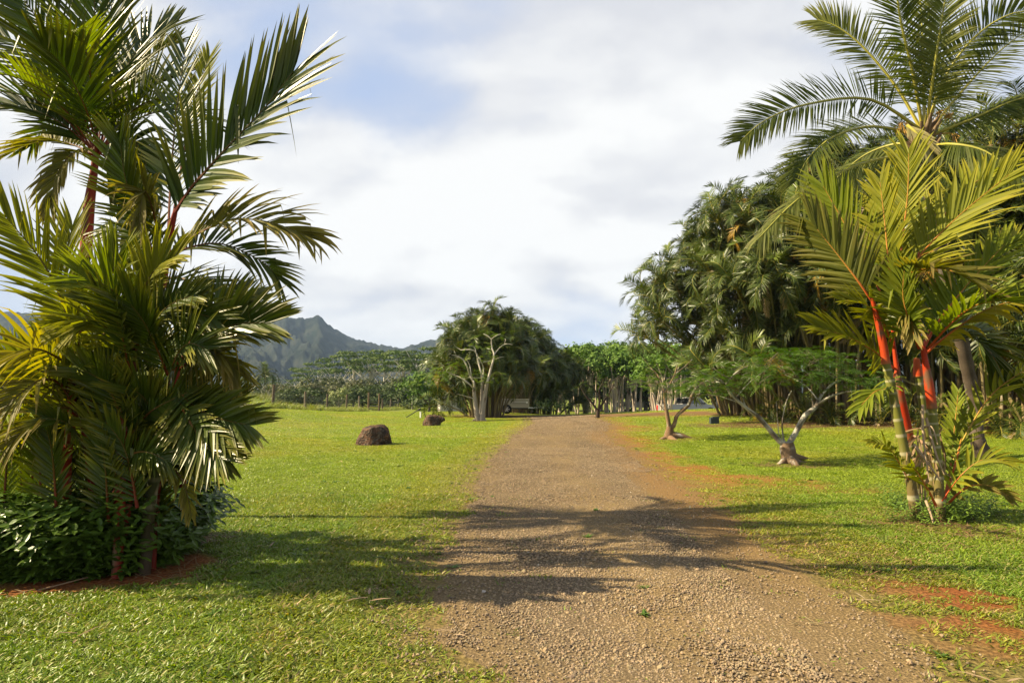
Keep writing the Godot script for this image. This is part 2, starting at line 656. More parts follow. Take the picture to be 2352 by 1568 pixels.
func make_driveway() -> void:
	var mb := MB.new(true, nz)
	var nc := cols_.size()
	var id := {}
	for r in rows.size():
		var z := -rows[r]
		if z < -54.0:
			break
		for k in nc:
			var x := cols_[k] * (maxf(rows[r], 0.0) + 5.0)
			if absf(x) > 14.0:
				continue
			var s := road_in(x, z)
			if s < -0.5:
				continue
			id[r * nc + k] = mb.v.size()
			var lump := 0.012 * nz.get_noise_2d(x * 60.0, z * 60.0)
			mb.v.append(Vector3(x, height(x, z) + clampf(s * 0.14, -0.05, 0.02) + (lump if s > 0.3 else 0.0), z))
			mb.n.append(Vector3.UP)
			# two gravel tracks on a sandy crown
			var q := nz.get_noise_2d(x * 35.0, z * 12.0) - 0.28 * track(x, z) + 0.06
			var c := lin(0.235, 0.172, 0.10).lerp(lin(0.325, 0.23, 0.112), clampf(0.35 + q * 1.3, 0, 1))
			var rx := edge_x(right_edge, z) - x
			c = c.lerp(lin(0.33, 0.19, 0.07), clampf(0.85 - rx / 1.1 + q * 0.6, 0, 0.75) * smoothstep(-4.0, -9.0, z))
			c = c.lerp(lin(0.31, 0.215, 0.09), clampf(0.75 - rx / 0.9, 0, 0.6) * smoothstep(-10.0, -5.0, z))
			mb.c.append(c)
	for r in rows.size() - 1:
		for k in nc - 1:
			var a := r * nc + k
			if id.has(a) and id.has(a + 1) and id.has(a + nc) and id.has(a + nc + 1):
				mb.ix.append(id[a]); mb.ix.append(id[a + nc]); mb.ix.append(id[a + 1])
				mb.ix.append(id[a + 1]); mb.ix.append(id[a + nc]); mb.ix.append(id[a + nc + 1])
	structure("driveway", mesh1(mb, M.road))

func make_mountain() -> void:
	# crest line: column and height in the view
	var crest := [[-900, 760], [-400, 720], [0, 711], [60, 716], [130, 722], [250, 748], [370, 752], [470, 744], [560, 736], [600, 737], [630, 727], [655, 722], [672, 725], [690, 729], [715, 727], [730, 721], [737, 722], [748, 738], [765, 752], [800, 768], [840, 782], [880, 790], [925, 796], [960, 786], [990, 777], [1060, 762], [1130, 770], [1220, 800], [1290, 817], [1330, 822], [1420, 850], [1600, 862], [1900, 850], [2300, 835], [2800, 830]]
	var mb := MB.new(true, nz)
	var rn := FastNoiseLite.new()
	rn.seed = 14
	rn.fractal_type = FastNoiseLite.FRACTAL_RIDGED
	rn.fractal_octaves = 3
	rn.frequency = 1.0
	var fn := FastNoiseLite.new()
	fn.seed = 77
	fn.fractal_octaves = 3
	fn.frequency = 1.0
	var nu := 820
	var nv := 84
	for i in nu:
		var px := -900.0 + 3700.0 * i / (nu - 1)
		var k := 0
		while k < crest.size() - 2 and crest[k + 1][0] < px:
			k += 1
		var f := clampf((px - crest[k][0]) / (crest[k + 1][0] - crest[k][0]), 0, 1)
		var py: float = lerpf(crest[k][1], crest[k + 1][1], f)
		var d := ray(px, py)
		d /= Vector2(d.x, d.z).length()
		var flat := Vector3(d.x, 0, d.z)
		var az := atan2(d.x, -d.z)
		var far := 1750.0 + 260.0 * fn.get_noise_1d(az * 3.0)
		var near := 620.0
		var top := d.y * far + EYE + 5.0 * fn.get_noise_1d(az * 90.0) + 2.5 * fn.get_noise_1d(az * 300.0)
		for j in nv:
			var g := float(j) / (nv - 9)
			var dist := lerpf(near, far, g)
			var h := 0.0
			if g <= 1.0:
				h = top * (0.30 * g + 0.70 * pow(g, 2.2))
				var env_ := pow(sin(PI * clampf(g, 0, 1)), 0.8)
				var sp := rn.get_noise_2d(az * 9.0 + g * 0.9 + 0.35 * fn.get_noise_2d(az * 8.0, g * 2.0), g * 0.7)
				var sp2 := rn.get_noise_2d(az * 26.0 - g * 1.2, g * 2.2 + 7.0)
				h += top * env_ * (0.15 * sp + 0.07 * sp2 + 0.10 * fn.get_noise_2d(az * 14.0, g * 3.0))
			else:
				h = top * (1.0 - (g - 1.0) * 5.0)
			var p := flat * dist
			h += 2.2 * fn.get_noise_2d(p.x * 0.05, p.z * 0.05) + 2.6 * fn.get_noise_2d(p.x * 0.16, p.z * 0.16) * (0.35 if g > 0.985 else 1.0)
			mb.v.append(Vector3(p.x, h - 3.0, p.z))
			var q := fn.get_noise_2d(p.x * 0.02, h * 0.03)
			var q2 := fn.get_noise_2d(p.x * 0.22, h * 0.25 + p.z * 0.05)
			var c := lin(0.009, 0.0135, 0.010).lerp(lin(0.030, 0.034, 0.026), clampf(0.38 + q * 1.0 + q2 * 1.3, 0, 1))
			mb.c.append(c)
	for i in nu:
		for j in nv:
			var a := mb.v[maxi(i - 1, 0) * nv + j]
			var b := mb.v[mini(i + 1, nu - 1) * nv + j]
			var e := mb.v[i * nv + maxi(j - 1, 0)]
			var g := mb.v[i * nv + mini(j + 1, nv - 1)]
			var nn := (b - a).cross(g - e).normalized()
			mb.n.append(nn if nn.y > 0 else -nn)
	for i in nu - 1:
		for j in nv - 1:
			var a := i * nv + j
			mb.ix.append(a); mb.ix.append(a + 1); mb.ix.append(a + nv)
			mb.ix.append(a + nv); mb.ix.append(a + 1); mb.ix.append(a + nv + 1)
	structure("mountain", mesh1(mb, M.hill))


# ---------------------------------------------------------------- broadleaved trees
# leaves gathered in tufts: [middle, half sizes, number of tufts]
func crown(balls: Array, per: int, size: float, tuft: float, ca: Color, cb: Color, flat: float) -> ArrayMesh:
	var mb := MB.new()
	for b in balls:
		var mid: Vector3 = b[0]
		var half: Vector3 = b[1]
		for i in int(b[2]):
			var d := Vector3(rnd(-1, 1), rnd(-1, 1), rnd(-1, 1)).normalized()
			d.y = absf(d.y) * 1.1 - 0.25
			var p := mid + d * half * pow(rnd(0.25, 1.0), 0.4)
			var tone := rng.randf()
			for k in per:
				var o := Vector3(rng.randfn(0, 0.55), rng.randfn(0, 0.55 * flat), rng.randfn(0, 0.55)) * tuft
				var nn := (d * 0.6 + o.normalized() * 0.7 + Vector3(rnd(-0.7, 0.7), rnd(0.0, 1.0), rnd(-0.7, 0.7))).normalized()
				var s := size * rnd(0.6, 1.25)
				mb.leaf(p + o, nn, Vector3(rnd(-1, 1), rnd(-1, 0.4), rnd(-1, 1)), s, s * 0.5, vary(ca.lerp(cb, clampf(tone * 0.7 + rng.randf() * 0.3, 0, 1)), 0.18))
	return mesh1(mb, M.leaf_dull)

func limbs(list: Array, c: Color, pc: Color, amount: float, m: Material, sides := 6, lump := 0.12) -> ArrayMesh:
	var mb := MB.new(true, nz)
	for l in list:
		var pts := curve3(l[0], l[3] if l.size() > 3 else 8)
		var cs := PackedColorArray()
		cs.append(c)
		mb.tube(pts, taper(pts.size(), l[1], l[2]), sides, cs, pc, amount, 1.0, lump)
	return mesh1(mb, m)

var bush_mesh := []
var albizia_crown := []
var albizia_trunk := []
var bush_trunk: ArrayMesh

func place_tree(called: String, label: String, cat: String, where: Vector3, trunk: Mesh, top: Mesh, size: Vector3, turn: float, group := "") -> Node3D:
	var o := thing(called, label, cat, where, group)
	var tr := Transform3D(Basis(Vector3.UP, turn).scaled_local(size), Vector3.ZERO)
	if trunk:
		part("trunk", trunk, o, tr)
	part("crown", top, o, tr)
	return o

func make_far_trees() -> void:
	var tones := [[lin(0.05, 0.065, 0.022), lin(0.115, 0.125, 0.05)], [lin(0.042, 0.06, 0.02), lin(0.095, 0.11, 0.038)], [lin(0.065, 0.075, 0.035), lin(0.14, 0.14, 0.065)], [lin(0.035, 0.058, 0.018), lin(0.075, 0.105, 0.028)]]
	for t in tones:
		var balls := []
		for i in 7:
			balls.append([Vector3(rnd(-1.5, 1.5), rnd(1.2, 2.6), rnd(-1.5, 1.5)), Vector3(rnd(1.0, 1.6), rnd(0.8, 1.3), rnd(1.0, 1.6)), 16])
		balls.append([Vector3(0, 0.9, 0), Vector3(2.3, 0.9, 2.3), 26])
		bush_mesh.append(crown(balls, 13, 0.17, 0.42, t[0], t[1], 0.8))
	bush_trunk = limbs([[[Vector3(0, -0.3, 0), Vector3(0.1, 0.8, 0), Vector3(-0.2, 2.2, 0.2)], 0.16, 0.05], [[Vector3(0.1, 0.5, 0), Vector3(0.7, 1.4, 0.2), Vector3(1.2, 2.4, 0.1)], 0.09, 0.03], [[Vector3(0, 0.7, 0), Vector3(-0.7, 1.5, -0.3), Vector3(-1.1, 2.2, -0.3)], 0.09, 0.03]], lin(0.22, 0.19, 0.15), lin(0.4, 0.38, 0.34), 0.4, M.bark)
	for v in 3:
		var balls := []
		var lb := [[[Vector3(0, -0.5, 0), Vector3(0.2, 3.0, 0), Vector3(-0.1, 5.5, 0.2)], 0.24, 0.14]]
		for i in 13:
			var a := rnd(0, TAU)
			var r := sqrt(rng.randf()) * 4.6
			var y := 7.4 + rnd(-1.4, 1.3) - r * 0.32
			var p := Vector3(cos(a) * r, y, sin(a) * r)
			balls.append([p, Vector3(rnd(1.1, 1.9), 0.30, rnd(1.1, 1.9)), 13])
			lb.append([[Vector3(0.05, rnd(2.6, 5.0), 0.1), Vector3(p.x * 0.45, y - 2.2, p.z * 0.45), p + Vector3(0, -0.2, 0)], 0.10, 0.025, 6])
		albizia_crown.append(crown(balls, 13, 0.17, 0.55, lin(0.045, 0.082, 0.018), lin(0.11, 0.155, 0.03), 0.3))
		albizia_trunk.append(limbs(lb, lin(0.42, 0.40, 0.37), lin(0.25, 0.23, 0.2), 0.3, M.wood, 5, 0.0))
	# flat-topped trees far beyond the field: column, distance, height, width
	var k := 0
	for a in [[548, 205, 5.6, 0.9], [600, 215, 6.0, 1.0], [640, 205, 6.6, 1.0], [690, 200, 8.4, 1.0], [730, 190, 8.6, 1.0], [772, 180, 10.2, 1.05], [812, 172, 11.0, 1.05], [850, 165, 10.9, 1.15], [885, 160, 10.2, 1.0], [925, 158, 10.4, 1.1], [965, 150, 10.6, 1.1], [1000, 150, 9.6, 1.1], [455, 230, 5.5, 1.1], [400, 225, 5.5, 1.1], [1335, 190, 9.5, 1.0]]:
		var s: float = a[2] / 6.9
		place_tree("flat_topped_tree", "%s flat-topped tree of the far tree line below the mountain" % ORD[k], "tree", ground(a[0], a[1]), albizia_trunk[k % 3], albizia_crown[(k + 1) % 3], Vector3(s * a[3], s, s * a[3]), k * 2.1, "flat-topped trees in the far tree line")
		k += 1
	# rounder trees and bushes in front of them: column, distance, height, width, tone
	k = 0
	for b in [[455, 120, 4.4, 3.4, 1], [500, 118, 4.2, 3.6, 3], [640, 122, 5.4, 4.4, 2], [680, 118, 5.2, 4.6, 0], [715, 112, 5.4, 4.2, 2], [745, 120, 6.2, 4.6, 0], [775, 125, 6.4, 4.6, 1], [812, 112, 6.2, 4.6, 2], [850, 118, 6.0, 4.4, 0], [835, 104, 4.4, 3.6, 1], [880, 110, 5.0, 4.2, 3], [905, 120, 6.2, 4.6, 1], [935, 115, 5.2, 4.0, 0], [700, 104, 3.6, 3.6, 1], [655, 104, 3.6, 3.4, 2], [965, 108, 5.0, 4.2, 3]]:
		var hh: float = b[2] / 4.15
		var ww: float = b[3] / 2.9
		place_tree("bushy_tree", "%s round bushy tree along the far edge of the fenced field" % ORD[k], "tree", ground(b[0], b[1]), bush_trunk, bush_mesh[b[4]], Vector3(ww, hh, ww), k * 1.7, "bushy trees along the far edge of the field")
		k += 1
	# low dark bushes that close the bottom of the tree line
	k = 0
	for b in [[470, 100], [510, 101], [560, 104], [610, 105], [660, 99], [705, 97], [750, 99], [790, 97], [830, 96], [868, 95], [905, 97], [938, 96], [970, 92], [1000, 88]]:
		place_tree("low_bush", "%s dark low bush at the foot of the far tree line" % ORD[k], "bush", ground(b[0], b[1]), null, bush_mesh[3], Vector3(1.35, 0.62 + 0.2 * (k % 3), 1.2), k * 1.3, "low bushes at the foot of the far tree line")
		k += 1
	# pale yellow-green tree on the field
	var pale := crown([[Vector3(0, 1.6, 0), Vector3(1.3, 0.9, 1.3), 40], [Vector3(-0.9, 1.3, 0.2), Vector3(0.8, 0.6, 0.8), 18], [Vector3(0.6, 2.2, 0), Vector3(0.7, 0.6, 0.7), 18]], 12, 0.13, 0.3, lin(0.17, 0.21, 0.07), lin(0.32, 0.34, 0.15), 0.8)
	place_tree("young_tree", "small pale yellow-green tree standing alone behind the fence posts", "tree", ground(778, 84), bush_trunk, pale, Vector3(1.05, 1.05, 1.05), 0.6)
	var bright := crown([[Vector3(0, 3.0, 0), Vector3(1.9, 1.2, 1.9), 50], [Vector3(-1.5, 2.3, 0.2), Vector3(1.3, 1.0, 1.3), 30], [Vector3(1.4, 2.4, 0), Vector3(1.3, 1.0, 1.3), 30], [Vector3(0, 1.6, 0.6), Vector3(2.2, 0.8, 1.4), 30]], 15, 0.16, 0.36, lin(0.055, 0.11, 0.022), lin(0.12, 0.20, 0.04), 0.8)
	place_tree("leafy_tree", "bright green spreading leafy tree beside the sunlit side of the cane palm clump", "tree", ground(985, 66), bush_trunk, bright, Vector3(1.15, 1.02, 1.15), 0.3)
	place_tree("leafy_tree", "bushy green tree with hanging foliage behind the white shed", "tree", ground(1010, 84), bush_trunk, bush_mesh[3], Vector3(1.9, 1.15, 1.6), 2.3)
	# slim young palms beside the fence and one coconut palm far off
	k = 0
	for b in [[541, 95, 2.6, 0.42], [566, 97, 2.0, 0.4], [616, 98, 2.5, 0.5], [947, 92, 2.4, 0.45], [607, 104, 4.4, 0.95], [30, 70, 5.6, 0.9]]:
		var o := thing("field_palm", ["slim young palm with a pale trunk, nearest to the red palm clump", "tiny young palm between two slim ones by the fence", "slim young palm standing in front of the far coconut palm", "pale-trunked young palm near the gate", "small far coconut palm rising above the bushes", "dark palm seen past the edge of the red palm clump"][k], "palm", ground(b[0], b[1]))
		var tk := MB.new(true, nz)
		tk.tube(PackedVector3Array([Vector3(0, -0.2, 0), Vector3(0.05, b[2] * 0.5, 0), Vector3(0.08, b[2], 0)]), PackedFloat32Array([0.09, 0.07, 0.05]), 7, PackedColorArray([lin(0.42, 0.40, 0.34)] if k < 4 else [lin(0.2, 0.17, 0.13)]))
		part("trunk", mesh1(tk, M.wood), o)
		frond_ring(o, Vector3(0.08, b[2], 0), Vector3.UP, 8 if k < 4 else 14, b[3] * 1.5, 0.05, k)
		k += 1
	# dark conifers behind the sealing-wax palm clump
	for v in 2:
		var balls := []
		for i in 9:
			balls.append([Vector3(0, 1.0 + i * 0.55, 0), Vector3(1.9 - i * 0.19, 0.22, 1.9 - i * 0.19), 13 - i])
		var con := crown(balls, 12, 0.16, 0.34, lin(0.03, 0.05, 0.02), lin(0.06, 0.085, 0.03), 0.35)
		var tk := limbs([[[Vector3(0, -0.3, 0), Vector3(0, 3, 0), Vector3(0, 6, 0)], 0.16, 0.03]], lin(0.15, 0.12, 0.09), lin(0.2, 0.2, 0.18), 0.2, M.bark)
		place_tree("conifer", ["dark layered conifer just behind the red palm clump", "shorter dark conifer nearer to the fence posts"][v], "tree", ground(564 if v == 0 else 590, 112), tk, con, Vector3(1.0, 0.95 - 0.12 * v, 1.0), v * 1.0)
	# dark trees glimpsed through the clump at the edge of the photograph
	k = 0
	for b in [[-60, 60, 6.0, 4.6, 3], [15, 64, 5.6, 4.0, 3], [70, 75, 5.0, 4.0, 1], [130, 80, 4.6, 4.0, 3], [200, 85, 4.4, 4.0, 1], [270, 90, 4.4, 4.0, 3], [340, 95, 4.2, 4.0, 1], [400, 100, 4.2, 4.0, 3]]:
		place_tree("shade_tree", "%s dark rounded tree behind the red palm clump, counted towards the lawn" % ORD[k], "tree", ground(b[0], b[1]), bush_trunk, bush_mesh[b[4]], Vector3(b[3] / 2.9, b[2] / 3.6, b[3] / 2.9), k * 2.0, "dark trees behind the red palm clump")
		k += 1

func make_plantation() -> void:
	var crowns := []
	var trunks := []
	for v in 5:
		var balls := []
		for i in 8:
			var a := TAU * i / 8 + rnd(-0.3, 0.3)
			var r := rnd(0.7, 1.8)
			balls.append([Vector3(cos(a) * r, 5.1 + rnd(-0.7, 0.9) - r * 0.25, sin(a) * r), Vector3(rnd(0.7, 1.1), rnd(0.5, 0.8), rnd(0.7, 1.1)), 13])
		balls.append([Vector3(0, 5.9, 0), Vector3(1.2, 0.7, 1.2), 18])
		crowns.append(crown(balls, 13, 0.16, 0.36, lin(0.075, 0.145, 0.026), lin(0.16, 0.255, 0.045), 0.7))
		var lb := []
		var stems := 2 + v % 3
		for i in stems:
			var a := TAU * i / stems + v
			var q := Vector3(cos(a), 0, sin(a))
			var b0 := q * 0.06
			lb.append([[b0 + Vector3(0, -0.3, 0), b0 + Vector3(0, 1.2, 0) + q * rnd(0.02, 0.25), q * rnd(0.3, 0.7) + Vector3(0, 3.2, 0), q * rnd(0.6, 1.3) + Vector3(0, 5.2, 0)], rnd(0.085, 0.13), 0.035, 9])
			for w in 2:
				var s := q * rnd(0.3, 0.6) + Vector3(0, rnd(2.5, 3.4), 0)
				lb.append([[s, s + Vector3(rnd(-0.5, 0.5), 1.0, rnd(-0.5, 0.5)), s + Vector3(rnd(-1.1, 1.1), 2.0, rnd(-1.1, 1.1))], 0.04, 0.018, 5])
		trunks.append(limbs(lb, lin(0.47, 0.39, 0.32), lin(0.18, 0.12, 0.09), 0.42, M.wood, 6, 0.0))
	# columns of the front trunks between the palm clump and the pickup
	var k := 0
	for a in [[1303, 66], [1326, 70], [1345, 64], [1362, 73], [1392, 66], [1406, 74], [1412, 63], [1424, 70], [1437, 64], [1456, 72], [1464, 63], [1500, 66], [1505, 58], [1511, 55], [1524, 62], [1534, 53], [1540, 60], [1562, 66]]:
		var s := rnd(0.92, 1.1)
		place_tree("plantation_tree", "%s pale-trunked tree of the plantation's front row, counted from the dark shrub" % ORD[k], "tree", ground(a[0], a[1]), trunks[k % 5], crowns[(k * 2) % 5], Vector3(s * 1.0, s * (a[1] / 66.0), s), k * 1.9, "pale-trunked trees of the plantation")
		k += 1
	k = 0
	for a in [[1285, 84], [1318, 88], [1350, 84], [1380, 90], [1410, 85], [1440, 88], [1472, 84], [1500, 82], [1530, 80], [1560, 78], [1600, 80], [1640, 84], [1690, 84]]:
		var s := rnd(1.15, 1.35)
		place_tree("plantation_tree", "%s tree of the plantation's back row, counted from the dark shrub" % ORD[k], "tree", ground(a[0], a[1]), trunks[(k + 2) % 5], crowns[(k * 3 + 1) % 5], Vector3(s, s * 1.04, s), k * 2.3, "back row of the plantation")
		k += 1
	k = 0
	for a in [[1262, 92], [1310, 90], [1350, 93], [1395, 90], [1440, 92], [1480, 90], [1520, 91], [1560, 89], [1605, 90], [1650, 88]]:
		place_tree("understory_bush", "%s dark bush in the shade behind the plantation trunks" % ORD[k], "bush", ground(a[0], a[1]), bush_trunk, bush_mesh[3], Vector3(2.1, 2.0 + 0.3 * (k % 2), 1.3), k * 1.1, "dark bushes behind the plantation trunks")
		k += 1


# ---------------------------------------------------------------- cane palms
var cane_fronds := []
var young_fronds := []

func make_cane_fronds() -> void:
	var shapes := [
		[[Vector3(0, 0, 0), Vector3(0, 0.75, 0.25), Vector3(0, 1.15, 0.75), Vector3(0, 1.05, 1.35)], 0],
		[[Vector3(0, 0, 0), Vector3(0, 0.62, 0.45), Vector3(0, 0.72, 1.05), Vector3(0, 0.2, 1.5)], 0],
		[[Vector3(0, 0, 0), Vector3(0, 0.45, 0.55), Vector3(0, 0.32, 1.1), Vector3(0, -0.4, 1.38)], 1],
		[[Vector3(0, 0, 0), Vector3(0, 0.35, 0.48), Vector3(0, 0.0, 0.95), Vector3(0, -0.85, 1.05)], 1],
		[[Vector3(0, 0, 0), Vector3(0, 0.85, 0.1), Vector3(0, 1.4, 0.35), Vector3(0, 1.55, 0.8)], 2],
		[[Vector3(0, 0, 0), Vector3(0, 0.35, 0.5), Vector3(0, 0.0, 0.95), Vector3(0, -0.75, 1.0)], 3],
		[[Vector3(0, 0, 0), Vector3(0, 0.1, 0.35), Vector3(0, -0.6, 0.5), Vector3(0, -1.3, 0.5)], 4]]
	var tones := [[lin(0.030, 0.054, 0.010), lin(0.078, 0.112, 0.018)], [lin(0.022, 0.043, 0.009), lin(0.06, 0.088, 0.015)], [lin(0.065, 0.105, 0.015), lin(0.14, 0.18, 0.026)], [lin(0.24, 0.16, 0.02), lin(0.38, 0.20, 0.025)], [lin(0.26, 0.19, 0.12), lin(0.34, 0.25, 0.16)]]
	for s in shapes:
		var lb := MB.new()
		var rb := MB.new()
		var t: Array = tones[s[1]]
		feather(lb, rb, s[0], {"pairs": 36, "len": 0.58 if s[1] != 4 else 0.34, "wid": 0.021, "c0": t[0], "c1": t[1], "tip": lin(0.20, 0.19, 0.05), "tipmix": 0.25, "rr": 0.028, "rc": lin(0.25, 0.22, 0.04), "vee": 0.35, "fall": 0.62 if s[1] != 2 else 0.35, "segs": 3, "fold": 0.0, "start": 0.14, "hint": Vector3(0, 1, -0.4), "a0": 1.2, "a1": 0.55, "jit": 0.12})
		cane_fronds.append(mesh2(lb, M.leaf_cane, rb, M.stalk))
	for v in 2:
		var lb := MB.new()
		var rb := MB.new()
		feather(lb, rb, shapes[v][0], {"pairs": 20, "len": 0.55, "wid": 0.03, "c0": lin(0.08, 0.13, 0.03), "c1": lin(0.15, 0.21, 0.04), "rr": 0.028, "vee": 0.3, "fall": 0.5, "segs": 2, "fold": 0.0, "start": 0.1, "hint": Vector3(0, 1, -0.4)})
		young_fronds.append(mesh2(lb, M.leaf, rb, M.stalk))

# crown of fronds set round the top of a stem
func frond_ring(parent: Node, top: Vector3, axis: Vector3, n_: int, size: float, dead: float, turn: float, low := 5) -> void:
	for i in n_:
		var q := float(i) / n_
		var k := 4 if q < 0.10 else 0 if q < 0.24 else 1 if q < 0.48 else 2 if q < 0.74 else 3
		if rng.randf() < dead * smoothstep(0.3, 0.9, q):
			k = 5 if rng.randf() < 0.55 else 6
		var b := Basis(Quaternion(Vector3.UP, axis.normalized())) * Basis(Vector3.UP, turn + i * 2.4 + rnd(-0.25, 0.25)) * Basis(Vector3.RIGHT, rnd(-0.18, 0.18))
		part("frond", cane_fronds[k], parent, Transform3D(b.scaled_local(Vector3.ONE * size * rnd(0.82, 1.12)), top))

func cane_clump(label: String, base: Vector3, stems: int, tall: float, reach: float, spread: float, size: float, dead: float, per: int, bias := Vector3.ZERO, short := 1) -> void:
	var o := thing("cane_palm_clump", label, "palm", base, "tall clumps of cane palms")
	for i in stems:
		var q := sqrt((i + 0.5) / stems)
		var a := i * 2.39996 + rnd(-0.2, 0.2)
		var out := Vector3(cos(a), 0, sin(a))
		var foot := out * spread * q * 0.8 + Vector3(0, -0.15, 0)
		var h := tall * (1.0 - 0.55 * pow(q, 2.4)) * rnd(0.80, 1.04)
		if i % 5 == 4 and (short == 1 or short == 2 and out.x < -0.35):
			h *= rnd(0.35, 0.6)
		var top := foot + (out + bias) * reach * q * rnd(0.8, 1.1) + Vector3(0, h, 0)
		var mid := foot.lerp(top, 0.5) + Vector3(0, h * 0.08, 0) - out * 0.12 * h * q
		var pts := curve3([foot, mid, top], 10)
		var mb := MB.new(true, nz)
		var cs := PackedColorArray()
		for k in 11:
			cs.append(lin(0.22, 0.155, 0.085).lerp(lin(0.19, 0.19, 0.05), k / 10.0))
		mb.tube(pts, taper(11, 0.062, 0.04), 6, cs, lin(0.36, 0.31, 0.22), 0.35, 1.2)
		var st := part("stem", mesh1(mb, M.wood), o)
		frond_ring(st, top, (pts[10] - pts[8]) + Vector3(0, 0.1, 0), per, size, dead, rnd(0, 6))

func make_center_clump() -> void:
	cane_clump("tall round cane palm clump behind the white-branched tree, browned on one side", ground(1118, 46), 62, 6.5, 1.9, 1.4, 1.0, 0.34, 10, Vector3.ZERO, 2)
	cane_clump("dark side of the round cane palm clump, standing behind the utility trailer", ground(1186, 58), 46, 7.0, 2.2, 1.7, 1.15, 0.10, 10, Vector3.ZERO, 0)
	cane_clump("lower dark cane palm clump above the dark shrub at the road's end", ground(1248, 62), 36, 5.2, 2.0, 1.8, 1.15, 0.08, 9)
	# dark rounded shrub beside the trailer
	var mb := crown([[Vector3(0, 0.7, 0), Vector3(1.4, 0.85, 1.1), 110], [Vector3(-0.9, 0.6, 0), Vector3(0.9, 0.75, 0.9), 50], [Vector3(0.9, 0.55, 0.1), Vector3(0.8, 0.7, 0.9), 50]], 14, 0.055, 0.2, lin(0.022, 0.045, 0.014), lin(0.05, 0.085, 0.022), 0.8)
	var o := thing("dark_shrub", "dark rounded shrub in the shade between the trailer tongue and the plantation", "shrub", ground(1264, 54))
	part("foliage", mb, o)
	part("stem", limbs([[[Vector3(0, -0.2, 0), Vector3(0.1, 0.5, 0), Vector3(0.2, 1.0, 0.1)], 0.06, 0.02]], lin(0.15, 0.12, 0.09), lin(0.2, 0.2, 0.2), 0.2, M.bark), o)

func make_right_grove() -> void:
	var list := [
		["outermost cane palm clump of the tall grove, leaning over the lawn beside the pickup", 1712, 35.0, 66, 9.6, 3.0, 1.7, Vector3(-0.35, 0, 0.1)],
		["cane palm clump of the tall grove behind the gap between the two lichened trees", 1800, 32.5, 68, 11.2, 2.9, 2.0, Vector3(-0.1, 0, 0.25)],
		["cane palm clump of the tall grove rising behind the lichen-barked tree with the wide canopy", 1915, 30.5, 66, 12.0, 2.7, 2.0, Vector3(0, 0, 0.3)],
		["cane palm clump of the tall grove behind the orange-stemmed palm", 2045, 29.5, 62, 12.2, 2.6, 2.0, Vector3(0, 0, 0.3)],
		["dark cane palm clump of the tall grove behind the coconut trunk", 2180, 28.0, 58, 11.9, 2.6, 1.9, Vector3(0, 0, 0.3)],
		["dark cane palm clump of the tall grove above the fallen green coconuts", 2320, 25.0, 56, 11.2, 2.6, 1.8, Vector3(0, 0, 0.25)],
		["cane palm clump at the tall grove's far end, past the edge of the red earth", 2470, 22.5, 34, 8.4, 2.2, 1.7, Vector3.ZERO]]
	for l in list:
		cane_clump(l[0], ground(l[1], l[2]), l[3], l[4], l[5], l[6], 1.0, 0.20, 9, l[7], 0 if l[1] < 1750 else 1)
	# yellow young clump and low sprouts along the foot of the grove
	var k := 0
	for s in [[1740, 31.0, 0.4], [1768, 30.5, 0.5], [1800, 30.0, 0.5], [1850, 29.0, 0.6], [1905, 28.0, 0.55], [1960, 28.0, 0.6], [2020, 27.0, 0.65], [2085, 26.5, 0.7], [2150, 26.0, 0.6], [2215, 24.6, 0.7], [2290, 22.6, 0.6], [2345, 21.5, 0.6]]:
		var o := thing("palm_sprout", "%s low palm sprout along the foot of the tall grove, counted from the pickup" % ORD[k], "palm", ground(s[0], s[1]), "palm sprouts at the foot of the grove")
		frond_ring(o, Vector3(0, 0.05, 0), Vector3.UP, 7, s[2] * 1.2, 0.25, k)
		k += 1


# ---------------------------------------------------------------- small umbrella trees
func twigs(tw: MB, mid: Vector3, r: float) -> void:
	for i in 4:
		var a := rnd(0, TAU)
		var e := mid + Vector3(cos(a) * r * rnd(0.5, 1.1), rnd(-0.1, 0.35) * r, sin(a) * r * rnd(0.5, 1.1))
		var m := mid.lerp(e, 0.5) + Vector3(rnd(-0.1, 0.1), rnd(-0.2, 0.0), rnd(-0.1, 0.1)) * r
		tw.tube(curve3([mid + Vector3(rnd(-0.1, 0.1), -0.35, rnd(-0.1, 0.1)) * r, m, e], 5), taper(6, 0.009, 0.004), 4, PackedColorArray([lin(0.16, 0.13, 0.10)]))

func feathery_pad(mb: MB, mid: Vector3, r: float, n_: int, size: float, ca: Color, cb: Color) -> void:
	for i in n_:
		var a := rnd(0, TAU)
		var q := sqrt(rng.randf()) * r
		var sub := int(rng.randf() * 3.0)
		var p := mid + Vector3(cos(a) * q * 0.75 + [0.0, 0.45, -0.5][sub] * r, rnd(-0.07, 0.07) * r + [0.0, 0.38, -0.3][sub] * r + 0.12 * r * (1.0 - pow(q / r, 2.0)), sin(a) * q * 0.75 + [0.3, -0.45, 0.1][sub] * r)
		var d := Vector3(cos(a) + rnd(-0.7, 0.7), rnd(-0.35, 0.2), sin(a) + rnd(-0.7, 0.7)).normalized()
		var nn := (Vector3.UP + Vector3(rnd(-0.35, 0.35), 0, rnd(-0.35, 0.35))).normalized()
		nn = (nn - d * d.dot(nn)).normalized()
		var s := nn.cross(d)
		var l := size * rnd(0.7, 1.2)
		var col := vary(ca.lerp(cb, rng.randf()), 0.15)
		for k in 8:
			var f := (k + 0.6) / 8.0
			var root := p + d * l * f + Vector3.DOWN * l * 0.22 * f * f
			var w := l * 0.30 * sin(PI * (0.2 + 0.7 * f))
			for e in [-1.0, 1.0]:
				var dir: Vector3 = (s * e + d * 0.5 + Vector3.DOWN * rnd(0.0, 0.35)).normalized()
				mb.leaf(root + dir * w * 0.5, nn, dir, w * 0.55, l * 0.042, col)

